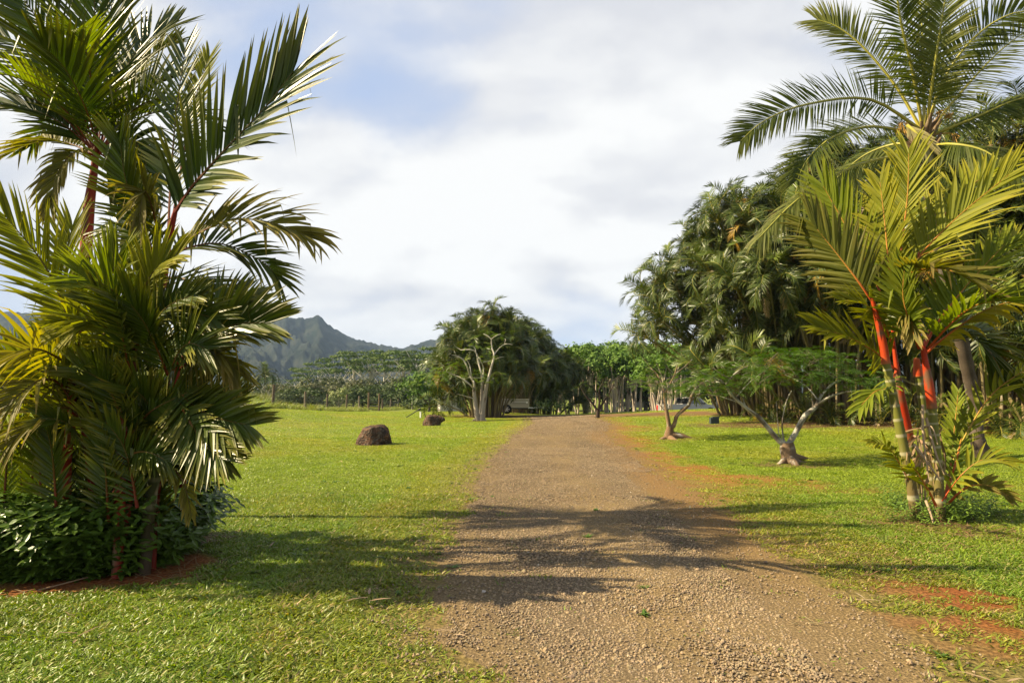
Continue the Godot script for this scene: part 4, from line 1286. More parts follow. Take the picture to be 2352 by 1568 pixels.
	for f in [
		["dark", [[412, 830, 6.1], [470, 775, 6.0], [540, 745, 5.95], [608, 742, 5.9]], {"len": 0.55, "wid": 0.026}],
		["dark", [[410, 840, 6.1], [470, 720, 6.4], [530, 690, 6.6], [585, 690, 6.8]], {"len": 0.5}],
		["old", [[408, 850, 6.1], [450, 820, 5.9], [500, 810, 5.8], [540, 850, 5.8]], {"len": 0.42, "fall": 0.9}],
		["dark", [[400, 880, 6.1], [440, 930, 5.8], [500, 960, 5.6], [565, 975, 5.5]], {"len": 0.5, "wid": 0.026}],
		["dark", [[396, 890, 6.1], [430, 960, 5.7], [470, 1020, 5.5], [505, 1050, 5.4]], {"len": 0.42}],
		["dark", [[392, 900, 6.1], [400, 830, 5.7], [430, 790, 5.5], [470, 800, 5.4]], {"len": 0.5}],
		["dark", [[396, 890, 6.1], [360, 800, 5.8], [330, 740, 5.6], [300, 700, 5.5]], {"len": 0.55}]]:
		wax_frond(s3, base, f[0], f[1], f[2])
	# young leaves towards the sun, with sunlight put into their colour
	var s4 := cane(o, base, [[150, 1250, 6.3], [150, 1150, 6.3], [152, 1060, 6.3], [158, 1000, 6.3]], 0.05, 0.04, red, dark_red, 6)
	sheath(s4, base, [[158, 1010, 6.3], [164, 920, 6.25], [166, 840, 6.2], [168, 770, 6.2]], 0.045, 0.016, red, dark_red)
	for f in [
		["sunlit_tint", [[168, 780, 6.2], [145, 700, 6.1], [95, 600, 6.0], [10, 495, 5.9]], {"len": 0.62, "start": 0.22}],
		["sunlit_tint", [[166, 800, 6.2], [160, 690, 6.3], [150, 600, 6.4], [165, 520, 6.5]], {"len": 0.55}],
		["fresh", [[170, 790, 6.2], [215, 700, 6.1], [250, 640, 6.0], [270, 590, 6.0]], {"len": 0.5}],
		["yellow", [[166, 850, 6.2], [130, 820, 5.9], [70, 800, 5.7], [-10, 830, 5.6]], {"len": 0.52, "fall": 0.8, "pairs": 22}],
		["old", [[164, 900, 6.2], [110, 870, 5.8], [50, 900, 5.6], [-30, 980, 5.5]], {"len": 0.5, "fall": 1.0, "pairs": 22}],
		["sunlit_tint", [[170, 830, 6.2], [180, 770, 5.9], [165, 740, 5.8], [130, 745, 5.7]], {"len": 0.34, "fall": 0.8, "pairs": 20}]]:
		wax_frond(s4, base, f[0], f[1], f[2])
	# middle young stem with bright leaves
	var s5 := cane(o, base, [[270, 1280, 6.1], [275, 1150, 6.1], [280, 1000, 6.1], [288, 930, 6.1]], 0.05, 0.04, dark_red, dark_red, 6)
	sheath(s5, base, [[288, 940, 6.1], [300, 830, 6.0], [306, 700, 5.95], [316, 640, 5.95]], 0.055, 0.02, lin(0.10, 0.025, 0.015), lin(0.06, 0.025, 0.015))
	for f in [
		["sunlit_tint", [[306, 760, 5.98], [325, 680, 5.9], [355, 620, 5.8], [400, 590, 5.7]], {"len": 0.45, "wid": 0.024}],
		["fresh", [[300, 800, 6], [280, 700, 5.8], [250, 660, 5.7], [200, 640, 5.6]], {"len": 0.5}],
		["sunlit_tint", [[298, 830, 6], [250, 760, 5.8], [215, 735, 5.7], [165, 760, 5.6]], {"len": 0.38, "fall": 0.5}],
		["dark", [[306, 780, 5.98], [360, 730, 5.8], [420, 715, 5.7], [490, 730, 5.6]], {"len": 0.45, "fall": 0.2}],
		["dark", [[300, 820, 6.0], [340, 750, 5.8], [390, 700, 5.7], [440, 680, 5.6]], {"len": 0.42, "fall": 0.2}],
		["dark", [[296, 860, 6.0], [285, 790, 5.8], [265, 730, 5.6], [230, 690, 5.5]], {"len": 0.42, "fall": 0.2}]]:
		wax_frond(s5, base, f[0], f[1], f[2])
	# low red stems with leaves drooping over the ground cover
	var lows := [[[215, 1260, 6.45], [212, 1150, 6.40], [205, 1080, 6.35], [192, 990, 6.30]], [[255, 1260, 6.25], [262, 1170, 6.25], [275, 1090, 6.20], [290, 1010, 6.15]], [[60, 1280, 6.65], [62, 1180, 6.65], [70, 1080, 6.60], [85, 960, 6.55]], [[350, 1250, 6.35], [355, 1180, 6.35], [362, 1110, 6.30], [370, 1040, 6.25]], [[20, 1250, 7.25], [15, 1150, 7.25], [10, 1050, 7.25], [5, 940, 7.25]], [[400, 1240, 6.95], [410, 1180, 6.95], [418, 1120, 6.95], [425, 1060, 6.95]]]
	var stiff := {"fall": 0.14, "len": 0.46, "wid": 0.017}
	var leaves := [
		[["old", [[192, 995, 6.30], [165, 940, 6.05], [100, 950, 5.85], [20, 1020, 5.75]], {"len": 0.46, "fall": 0.8, "pairs": 20}], ["sunlit_tint", [[192, 990, 6.30], [150, 900, 6.05], [90, 850, 5.95], [20, 830, 5.85]], {"len": 0.5, "fall": 0.4, "pairs": 22}], ["dark", [[196, 985, 6.30], [215, 900, 6.15], [245, 830, 6.05], [290, 770, 5.95]], stiff], ["sunlit_tint", [[192, 990, 6.30], [185, 900, 6.35], [175, 830, 6.35], [150, 770, 6.35]], {"len": 0.42, "fall": 0.2}], ["dark", [[200, 1050, 6.35], [180, 1000, 6.05], [150, 970, 5.85], [110, 960, 5.75]], {"len": 0.32, "fall": 0.3}]],
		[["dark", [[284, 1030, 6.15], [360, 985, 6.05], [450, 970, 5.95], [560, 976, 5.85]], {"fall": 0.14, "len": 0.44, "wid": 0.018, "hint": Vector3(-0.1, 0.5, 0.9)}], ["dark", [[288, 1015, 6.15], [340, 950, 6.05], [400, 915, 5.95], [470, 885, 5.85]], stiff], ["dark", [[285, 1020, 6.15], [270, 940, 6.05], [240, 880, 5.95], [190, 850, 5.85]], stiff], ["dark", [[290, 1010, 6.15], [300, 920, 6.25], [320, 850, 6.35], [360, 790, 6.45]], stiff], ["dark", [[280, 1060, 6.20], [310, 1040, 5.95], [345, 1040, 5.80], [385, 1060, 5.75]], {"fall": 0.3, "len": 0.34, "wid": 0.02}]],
		[["sunlit_tint", [[85, 960, 6.55], [60, 880, 6.45], [20, 840, 6.35], [-50, 830, 6.25]], {"len": 0.5, "fall": 0.4}], ["yellow", [[85, 960, 6.55], [50, 920, 6.25], [0, 920, 6.05], [-60, 970, 5.95]], {"len": 0.46, "fall": 0.8, "pairs": 20}], ["fresh", [[85, 960, 6.55], [110, 890, 6.25], [140, 850, 6.05], [180, 830, 5.95]], {"len": 0.42, "fall": 0.2}], ["sunlit_tint", [[80, 985, 6.55], [40, 980, 6.15], [0, 1000, 5.95], [-40, 1050, 5.85]], {"len": 0.40, "fall": 0.5}], ["yellow", [[78, 1010, 6.55], [50, 1000, 6.25], [20, 1010, 6.05], [-20, 1050, 5.95]], {"len": 0.34, "fall": 0.4, "pairs": 18}]],
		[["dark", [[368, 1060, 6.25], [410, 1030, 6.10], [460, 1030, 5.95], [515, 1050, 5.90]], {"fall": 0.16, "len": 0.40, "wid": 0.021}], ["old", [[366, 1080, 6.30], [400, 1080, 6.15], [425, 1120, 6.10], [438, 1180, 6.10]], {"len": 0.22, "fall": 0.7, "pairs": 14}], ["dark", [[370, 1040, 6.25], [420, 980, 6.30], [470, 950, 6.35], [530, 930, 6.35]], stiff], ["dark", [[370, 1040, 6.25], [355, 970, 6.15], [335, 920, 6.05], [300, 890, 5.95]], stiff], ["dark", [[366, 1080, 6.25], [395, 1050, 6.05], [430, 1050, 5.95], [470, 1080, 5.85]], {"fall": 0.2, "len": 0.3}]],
		[["sunlit_tint", [[5, 940, 7.25], [-40, 850, 7.05], [-90, 810, 6.95], [-150, 800, 6.85]], {"len": 0.5, "fall": 0.3}]],
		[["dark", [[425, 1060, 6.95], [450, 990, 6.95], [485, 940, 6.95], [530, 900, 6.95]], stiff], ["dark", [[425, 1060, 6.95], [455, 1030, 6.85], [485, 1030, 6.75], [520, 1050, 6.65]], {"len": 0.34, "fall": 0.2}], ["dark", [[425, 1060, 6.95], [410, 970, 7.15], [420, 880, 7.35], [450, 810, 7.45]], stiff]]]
	for i in lows.size():
		var st := cane(o, base, lows[i], 0.04, 0.026, dark_red if i < 3 else dark_red * 0.7, dark_red * 0.6, 5)
		for f in leaves[i]:
			wax_frond(st, base, f[0], f[1], f[2])
	# leaves, most of them coloured as if shaded, that fill the heart of the clump
	var st := cane(o, base, [[230, 1280, 7.2], [235, 1080, 7.2], [245, 860, 7.2], [250, 700, 7.2]], 0.06, 0.045, dark_red, dark_red, 10)
	for i in 15:
		var a := i * 2.4
		var y0 := 915.0 + 18.0 * i
		var x0 := 250.0 - i * 1.2
		var dx := cos(a) * rnd(120, 210)
		var dz := sin(a) * rnd(0.4, 0.9)
		wax_frond(st, base, "dark" if i % 4 else "fresh", [[x0, y0, 7.2], [x0 + dx * 0.3, y0 - 110, 7.2 + dz * 0.4], [x0 + dx * 0.65, y0 - 180, 7.2 + dz * 0.8], [x0 + dx, y0 - 205, 7.2 + dz * 1.1]], {"len": 0.46, "pairs": 26, "wid": 0.022, "hint": Vector3(0, 0.5, 0.8), "fall": 0.25, "segs": 3, "fold": 0.2})
	var su := cane(o, base, [[240, 1280, 6.3], [242, 1230, 6.3], [245, 1190, 6.3], [248, 1150, 6.3]], 0.05, 0.04, dark_red * 0.6, dark_red * 0.6, 3)
	for i in 13:
		var x0 := 10.0 + 30.0 * i + rnd(-10, 10)
		var y0 := 1190.0 + rnd(-25, 25)
		var dd := rnd(5.95, 6.6)
		var dx := rnd(-90, 90)
		wax_frond(su, base, "dark" if x0 > 120 else "fresh", [[x0, y0, dd], [x0 + dx * 0.2, y0 - 75, dd], [x0 + dx * 0.5, y0 - 140, dd - 0.05], [x0 + dx, y0 - 185, dd - 0.1]], {"len": 0.34, "pairs": 22, "wid": 0.019, "fall": 0.25, "segs": 3, "start": 0.08})
	for q in [[[130, 1300, 6.3], [134, 1200, 6.3], [146, 1090, 6.3], [163, 985, 6.3]], [[276, 1290, 6.2], [282, 1250, 6.2], [290, 1190, 6.2], [302, 1120, 6.2]], [[222, 1290, 6.5], [226, 1200, 6.5], [230, 1110, 6.5], [222, 1010, 6.5]]]:
		var sr := cane(o, base, q, 0.034, 0.026, dark_red, lin(0.07, 0.04, 0.025), 4)
		sheath(sr, base, [q[1], q[2], q[3]], 0.032, 0.014, lin(0.30, 0.03, 0.014), dark_red)
		for i in 3:
			var e: Array = q[3]
			var dx := [-70.0, 60.0, 10.0][i] as float
			wax_frond(sr, base, "dark" if i else "sunlit_tint", [[e[0], e[1] + 10, e[2]], [e[0] + dx * 0.3, e[1] - 70, e[2]], [e[0] + dx * 0.8, e[1] - 130, e[2] - 0.1], [e[0] + dx * 1.6, e[1] - 160, e[2] - 0.2]], {"len": 0.36, "pairs": 24, "wid": 0.017, "fall": 0.3})
	sprigs("ground_cover", "dark glossy broad-leaved ground cover round the feet of the big red palm clump", 5400, [[130, 1240, 1.05, 0.6], [40, 1270, 1.0, 0.5], [270, 1250, 0.6, 0.5], [350, 1245, 0.42, 0.5], [372, 1262, 0.3, 0.4], [200, 1295, 0.75, 0.26], [90, 1320, 0.85, 0.24], [-80, 1270, 0.9, 0.5], [150, 1190, 1.0, 0.7], [300, 1280, 0.4, 0.3], [20, 1325, 0.7, 0.22]], lin(0.04, 0.085, 0.012), lin(0.12, 0.20, 0.025), 0.082, 0.5, 1.8)

# leafy shoots standing in patches: place in the view, radius, depth share
func sprigs(called: String, label: String, n_: int, spots: Array, ca: Color, cb: Color, size: float, s0 := 0.7, s1 := 1.5) -> void:
	var mb := MB.new()
	for s in 3:
		var foot := Vector3(rnd(-0.06, 0.06), 0, rnd(-0.06, 0.06))
		var lean := Vector3(rnd(-0.8, 0.8), 1, rnd(-0.8, 0.8)).normalized()
		for k in 6:
			var p := foot + lean * (0.05 + 0.075 * k)
			for e in 2:
				var a := k * 1.57 + e * PI + s
				var d := (Vector3(cos(a), 0.35, sin(a))).normalized()
				var bn := (Vector3.UP - d * d.y).normalized()
				mb.blade(p, d, bn, size * rnd(0.7, 1.1) * (1.0 - k * 0.07), 0.015, 0.6, vary(ca.lerp(cb, rng.randf()), 0.15), ca.lerp(cb, 0.8), 3, 0.25)
	var where: Array[Transform3D] = []
	var tint := PackedColorArray()
	for i in n_:
		var s: Array = spots[i % spots.size()]
		var c := on_ground(s[0], s[1])
		var a := rnd(0, TAU)
		var r: float = sqrt(rng.randf()) * s[2]
		var p := c + Vector3(cos(a) * r, 0, sin(a) * r * s[3])
		p.y = height(p.x, p.z) + rnd(-0.05, 0.02)
		var b := Basis(Vector3.UP, rnd(0, TAU)) * Basis(Vector3.RIGHT, rnd(-0.7, 0.7))
		where.append(Transform3D(b.scaled(Vector3.ONE * rnd(s0, s1)), p))
		var k := rnd(0.7, 1.0)
		tint.append(Color(k, k, k))
	scatter(called, mesh1(mb, M.leaf_gloss), where, tint, label, "ground cover")

func make_right_red_palm() -> void:
	var base := on_ground(2135, 1175)
	var o := thing("sealing_wax_palm", "sunlit clump of palms with ringed green canes and orange-red shafts", "palm", base)
	var g := lin(0.15, 0.155, 0.028)
	var foot := lin(0.15, 0.10, 0.05)
	var orange := lin(0.44, 0.052, 0.010)
	var deep := lin(0.34, 0.028, 0.012)
	var d := 8.9
	var a := cane(o, base, [[2106, 1180, d], [2090, 1090, d], [2068, 985, d], [2050, 900, d], [2036, 832, d]], 0.072, 0.052, g, foot, 10)
	sheath(a, base, [[2036, 836, d], [2027, 780, d], [2015, 730, d], [2003, 684, d]], 0.056, 0.026, lin(0.42, 0.05, 0.012), orange)
	var b := cane(o, base, [[2148, 1180, d + 0.4], [2140, 1080, d + 0.4], [2124, 960, d + 0.4], [2110, 862, d + 0.4]], 0.07, 0.048, g, foot, 9)
	sheath(b, base, [[2110, 865, d + 0.4], [2108, 845, d + 0.4], [2106, 822, d + 0.4]], 0.058, 0.04, orange, lin(0.46, 0.10, 0.03))
	var c := cane(o, base, [[2162, 1190, d - 0.1], [2156, 1090, d - 0.1], [2148, 1000, d - 0.1], [2142, 936, d - 0.1]], 0.066, 0.05, g, foot, 8)
	sheath(c, base, [[2142, 938, d - 0.1], [2134, 880, d - 0.1], [2126, 830, d - 0.1], [2120, 790, d - 0.1]], 0.06, 0.028, orange, deep)
	var e := cane(o, base, [[2112, 1170, d + 0.5], [2106, 1110, d + 0.5], [2096, 1050, d + 0.5], [2088, 1005, d + 0.5]], 0.06, 0.05, g, foot, 5)
	sheath(e, base, [[2090, 1012, d + 0.5], [2076, 940, d + 0.45], [2066, 880, d + 0.4], [2056, 810, d + 0.4], [2050, 750, d + 0.4]], 0.066, 0.014, deep, orange)
	var st := {"rc": lin(0.50, 0.06, 0.02), "rc2": lin(0.34, 0.18, 0.03), "len": 0.8, "wid": 0.031, "pairs": 36, "kink": 0.06, "jit": 0.11, "fall": 0.3, "rr": 0.018, "start": 0.14, "hint": Vector3(-0.75, 0.45, 0.5)}
	var S := func(x: Dictionary) -> Dictionary:
		var q := st.duplicate()
		q.merge(x, true)
		return q
	for f in [
		["old", [[2008, 700, d], [1975, 650, d], [1925, 585, d + 0.1], [1866, 512, d + 0.2]], {"hint": Vector3(0.3, 0.5, -0.8), "len": 0.75, "tipmix": 0.3, "kink": 0.05, "fall": 0.3, "miss": 0.02, "c0": lin(0.08, 0.10, 0.015), "c1": lin(0.16, 0.17, 0.02)}],
		["fresh", [[2030, 690, d + 0.3], [2000, 620, d + 0.5], [1950, 530, d + 0.7], [1892, 428, d + 0.9]], {"len": 0.75}],
		["sunlit_tint", [[2052, 680, d + 0.2], [2042, 600, d + 0.2], [2032, 500, d + 0.3], [2022, 418, d + 0.4]], {"len": 0.55}],
		["sunlit_tint", [[2062, 640, d + 0.4], [2075, 540, d + 0.6], [2086, 440, d + 0.8], [2088, 350, d + 1.0]], {"len": 0.75, "hint": Vector3(-0.6, 0.2, 0.8)}],
		["sunlit_tint", [[2066, 660, d + 0.3], [2120, 580, d + 0.2], [2210, 490, d + 0.1], [2320, 400, d]], {"len": 0.88, "hint": Vector3(-0.75, 0.4, 0.6)}],
		["sunlit_tint", [[2080, 640, d + 0.5], [2150, 520, d + 0.8], [2240, 420, d + 1.0], [2330, 370, d + 1.2]], {"len": 0.8}],
		["old", [[2060, 650, d + 0.1], [2110, 620, d - 0.4], [2180, 620, d - 0.7], [2260, 660, d - 0.9]], {"len": 0.55, "hint": Vector3(0, 0.9, 0.4), "kink": 0.2}]]:
		wax_frond(a, base, f[0], f[1], S.call(f[2]))
	for f in [
		["fresh", [[2118, 800, d], [2170, 720, d + 0.1], [2235, 640, d + 0.2], [2310, 560, d + 0.3]], {"len": 0.78, "hint": Vector3(-0.75, 0.35, 0.6)}],
		["yellow", [[2124, 815, d - 0.1], [2190, 760, d - 0.3], [2280, 705, d - 0.5], [2400, 680, d - 0.6]], {"len": 0.45, "wid": 0.04, "fall": 1.5, "vee": -0.5, "hint": Vector3(0, 1, 0.2), "pairs": 16, "kink": 0.1}],
		["dark", [[2122, 810, d + 0.2], [2190, 770, d + 0.3], [2260, 790, d + 0.4], [2310, 870, d + 0.5]], {"len": 0.7, "fall": 0.5}],
		["dark", [[2118, 800, d + 0.2], [2160, 720, d + 0.6], [2240, 670, d + 1.0], [2340, 690, d + 1.2]], {"len": 0.7}],
		["fresh", [[2112, 800, d], [2090, 740, d - 0.2], [2075, 680, d - 0.3], [2078, 620, d - 0.4]], {"len": 0.5}],
		["dark", [[2120, 800, d], [2100, 720, d + 0.6], [2060, 660, d + 0.9], [2000, 640, d + 1.1]], {"len": 0.6}],
		["sunlit_tint", [[2122, 800, d], [2230, 620, d + 0.8], [2320, 560, d + 1.0], [2420, 540, d + 1.2]], {"len": 0.7}],
		["fresh", [[2124, 810, d], [2210, 720, d - 0.6], [2300, 690, d - 0.9], [2420, 720, d - 1.0]], {"len": 0.6, "hint": Vector3(0, 0.9, 0.4)}]]:
		wax_frond(c, base, f[0], f[1], S.call(f[2]))
	for f in [
		["sunlit_tint", [[2054, 845, d + 0.4], [2010, 808, d + 0.2], [1950, 775, d], [1882, 752, d - 0.1]], {"len": 0.55, "wid": 0.03}],
		["sunlit_tint", [[2052, 800, d + 0.4], [2030, 740, d + 0.2], [1990, 700, d], [1940, 690, d - 0.1]], {"len": 0.42, "miss": 0.2}],
		["fresh", [[2060, 850, d + 0.4], [2040, 890, d], [2010, 900, d - 0.2], [1980, 930, d - 0.3]], {"len": 0.42, "fall": 0.8, "pairs": 16}],
		["old", [[2052, 770, d + 0.4], [2072, 720, d], [2090, 720, d - 0.2], [2100, 770, d - 0.3]], {"len": 0.4, "fall": 0.9, "pairs": 16}]]:
		wax_frond(e, base, f[0], f[1], S.call(f[2]))
	for f in [
		["sunlit_tint", [[2098, 1120, d], [2070, 1070, d - 0.1], [2040, 1025, d - 0.2], [2000, 1015, d - 0.3]], {"len": 0.26, "pairs": 16, "fall": 0.7, "wid": 0.022, "rr": 0.009}],
		["fresh", [[2172, 1140, d + 0.5], [2186, 1060, d + 0.5], [2194, 980, d + 0.5], [2202, 900, d + 0.6]], {"len": 0.30, "pairs": 20, "wid": 0.024}],
		["sunlit_tint", [[2165, 1150, d - 0.3], [2210, 1090, d - 0.5], [2260, 1055, d - 0.6], [2320, 1060, d - 0.7]], {"len": 0.3, "pairs": 13, "fall": 0.6, "wid": 0.024, "rr": 0.009}],
		["sunlit_tint", [[2190, 1060, d + 0.3], [2230, 980, d + 0.3], [2285, 900, d + 0.3], [2370, 840, d + 0.3]], {"len": 0.42, "pairs": 14, "rc": lin(0.32, 0.28, 0.05)}],
		
		["fresh", [[2170, 1150, d], [2200, 1050, d + 0.1], [2212, 1000, d + 0.4], [2236, 960, d + 0.5]], {"len": 0.3, "pairs": 16, "wid": 0.026}],
		["old", [[2175, 1160, d], [2220, 1120, d - 0.2], [2270, 1115, d - 0.3], [2320, 1140, d - 0.4]], {"len": 0.26, "pairs": 12}],
		["sunlit_tint", [[2150, 1160, d - 0.5], [2130, 1120, d - 0.8], [2105, 1080, d - 0.9], [2090, 1070, d - 1.0]], {"len": 0.2, "pairs": 9, "wid": 0.03}]]:
		wax_frond(b, base, f[0], f[1], S.call(f[2]))
	# dry leaf remains between the canes
	for r in [[2128, 960, 2150, 1040, 2170, 1090], [2100, 1020, 2130, 1060, 2165, 1110], [2120, 930, 2122, 1010, 2135, 1100], [2115, 985, 2140, 980, 2155, 1020], [2128, 1150, 2142, 1190, 2150, 1225]]:
		var mb := MB.new(true, nz)
		var q := [at(r[0], r[1], d - 0.2) - base, at(r[2], r[3], d - 0.35) - base, at(r[4], r[5], d - 0.4) - base]
		mb.tube(curve3(q, 8), taper(9, 0.02, 0.006), 5, PackedColorArray([lin(0.34, 0.25, 0.16)]))
		part("dry_leaf_stalk", mesh1(mb, M.wood), o)
	var dry := MB.new()
	for i in 90:
		var p := at(rnd(2095, 2165), rnd(980, 1110), d + rnd(-0.1, 0.5)) - base
		dry.blade(p, Vector3(rnd(-0.4, 0.4), rnd(-1, 0.4), rnd(-0.4, 0.4)).normalized(), Vector3(rnd(-1, 1), 0.2, rnd(-1, 1)).normalized(), rnd(0.2, 0.5), 0.016, 0.6, vary(lin(0.27, 0.18, 0.10), 0.3), lin(0.36, 0.26, 0.15), 4, 0.3, rnd(0.2, 0.8))
	var od := part("dry_leaf", mesh1(dry, M.leaf_dull), o)
	od.set_meta("kind", "stuff")
	sprigs("ground_cover", "bright green leafy ground cover at the foot of the orange-shafted palm", 190, [[2090, 1165, 0.35, 0.7], [2180, 1190, 0.6, 0.5], [2220, 1180, 0.5, 0.6], [2130, 1180, 0.5, 0.6], [2150, 1200, 0.6, 0.4]], lin(0.08, 0.15, 0.022), lin(0.17, 0.26, 0.035), 0.10, 0.35, 0.85)


# ---------------------------------------------------------------- things on the ground
func rock_mesh(lumps: Array, m: Material) -> ArrayMesh:
	var mb := MB.new(true, nz)
	for l in lumps:
		var mid: Vector3 = l[0]
		var planes: Array = l[1]
		var k0 := mb.v.size()
		var nu := 40
		var nv := 26
		for j in nv + 1:
			for i in nu:
				var th := PI * j / nv
				var ph := TAU * i / nu
				var d := Vector3(sin(th) * cos(ph), cos(th), sin(th) * sin(ph))
				var acc := 0.0
				for p in planes:
					var nn: Vector3 = p[0]
					var dt := d.dot(nn.normalized())
					if dt > 0.02:
						acc += pow(dt / float(p[1]), 13.0)
				var r := pow(acc, -1.0 / 13.0)
				r *= 1.0 + 0.10 * nz.get_noise_3dv((mid + d) * 130.0) + 0.06 * absf(nz.get_noise_3dv((mid + d) * 380.0)) + 0.03 * nz.get_noise_3dv((mid + d) * 900.0)
				mb.v.append(mid + d * r)
				mb.n.append(d)
				var q := nz.get_noise_3dv(d * 170.0 + mid * 90.0)
				mb.c.append(lin(0.24, 0.135, 0.08).lerp(lin(0.10, 0.075, 0.058), clampf(0.5 + q * 2.2 + 0.8 * nz.get_noise_3dv(d * 600.0), 0, 1)).lerp(lin(0.27, 0.24, 0.19), 0.7 * smoothstep(0.22, 0.42, nz.get_noise_3dv(d * 420.0 + Vector3(50, 0, 0)))))
		for j in nv:
			for i in nu:
				var a := k0 + j * nu + i
				var b := k0 + j * nu + (i + 1) % nu
				mb.ix.append(a); mb.ix.append(b + nu); mb.ix.append(b)
				mb.ix.append(a); mb.ix.append(a + nu); mb.ix.append(b + nu)
		for i in mb.v.size() - k0:
			mb.n[k0 + i] = Vector3.ZERO
		for t in range(0, mb.ix.size(), 3):
			var a := mb.ix[t]
			if a < k0:
				continue
			var nn := (mb.v[mb.ix[t + 2]] - mb.v[a]).cross(mb.v[mb.ix[t + 1]] - mb.v[a])
			if nn.dot(mb.v[a] - mid) < 0:
				nn = -nn
			for e in 3:
				mb.n[mb.ix[t + e]] += nn
		for i in mb.v.size() - k0:
			mb.n[k0 + i] = mb.n[k0 + i].normalized()
	return mesh1(mb, m)

func cyl(mb: MB, a: Vector3, b: Vector3, r: float, col: Color, sides := 10, r2 := -1.0) -> void:
	var e := r if r2 < 0.0 else r2
	mb.tube(PackedVector3Array([a, a.lerp(b, 0.002), b.lerp(a, 0.002), b]), PackedFloat32Array([0.001, r, e, 0.001]), sides, PackedColorArray([col]))

func prism(mb: MB, prof: PackedVector2Array, z0: float, z1: float, top_in: float, col: Color) -> void:
	# profile in x and y, extruded along z; top_in narrows the upper points
	var lo := 1e9
	var hi := -1e9
	for p in prof:
		lo = minf(lo, p.y)
		hi = maxf(hi, p.y)
	var cc := (z0 + z1) * 0.5
	var f := func(p: Vector2, z: float) -> Vector3:
		var k := (p.y - lo) / maxf(hi - lo, 0.001)
		return Vector3(p.x, p.y, cc + (z - cc) * (1.0 - top_in * k))
	var m := prof.size()
	for i in m:
		var a := prof[i]
		var b := prof[(i + 1) % m]
		mb.quad(f.call(a, z1), f.call(a, z0), f.call(b, z0), f.call(b, z1), col)
	var idx := Geometry2D.triangulate_polygon(prof)
	for t in range(0, idx.size(), 3):
		mb.tri(f.call(prof[idx[t]], z1), f.call(prof[idx[t + 1]], z1), f.call(prof[idx[t + 2]], z1), col)
		mb.tri(f.call(prof[idx[t]], z0), f.call(prof[idx[t + 2]], z0), f.call(prof[idx[t + 1]], z0), col)

func wheel(parent: Node, mid: Vector3, r: float, face: float) -> void:
	var ty := MB.new(true)
	var w := 0.22
	ty.tube(PackedVector3Array([mid + Vector3(0, 0, -w / 2), mid + Vector3(0, 0, -w / 2 + 0.01), mid + Vector3(0, 0, -w / 2 + 0.04), mid + Vector3(0, 0, w / 2 - 0.04), mid + Vector3(0, 0, w / 2 - 0.01), mid + Vector3(0, 0, w / 2)]), PackedFloat32Array([r * 0.6, r * 0.92, r, r, r * 0.92, r * 0.6]), 24, PackedColorArray([lin(0.02, 0.02, 0.02)]))
	var wn := part("wheel", mesh1(ty, M.rubber), parent)
	var rm := MB.new(true)
	var z := mid.z + face * (w / 2 - 0.03)
	rm.tube(PackedVector3Array([Vector3(mid.x, mid.y, z), Vector3(mid.x, mid.y, z + face * 0.005)]) if face > 0 else PackedVector3Array([Vector3(mid.x, mid.y, z + face * 0.005), Vector3(mid.x, mid.y, z)]), PackedFloat32Array([r * 0.62, r * 0.58]), 20, PackedColorArray([lin(0.5, 0.5, 0.5)]))
	for i in 6:
		var a := TAU * i / 6
		rm.box(Vector3(mid.x, mid.y, z + face * 0.012) + Vector3(cos(a), sin(a), 0) * r * 0.34, Vector3(r * 0.5, r * 0.13, 0.02), lin(0.62, 0.62, 0.62), Basis(Vector3.BACK, a))
	cyl(rm, Vector3(mid.x, mid.y, z - face * 0.01), Vector3(mid.x, mid.y, z + face * 0.03), r * 0.16, lin(0.5, 0.5, 0.5))
	part("rim", mesh1(rm, M.metal), wn)

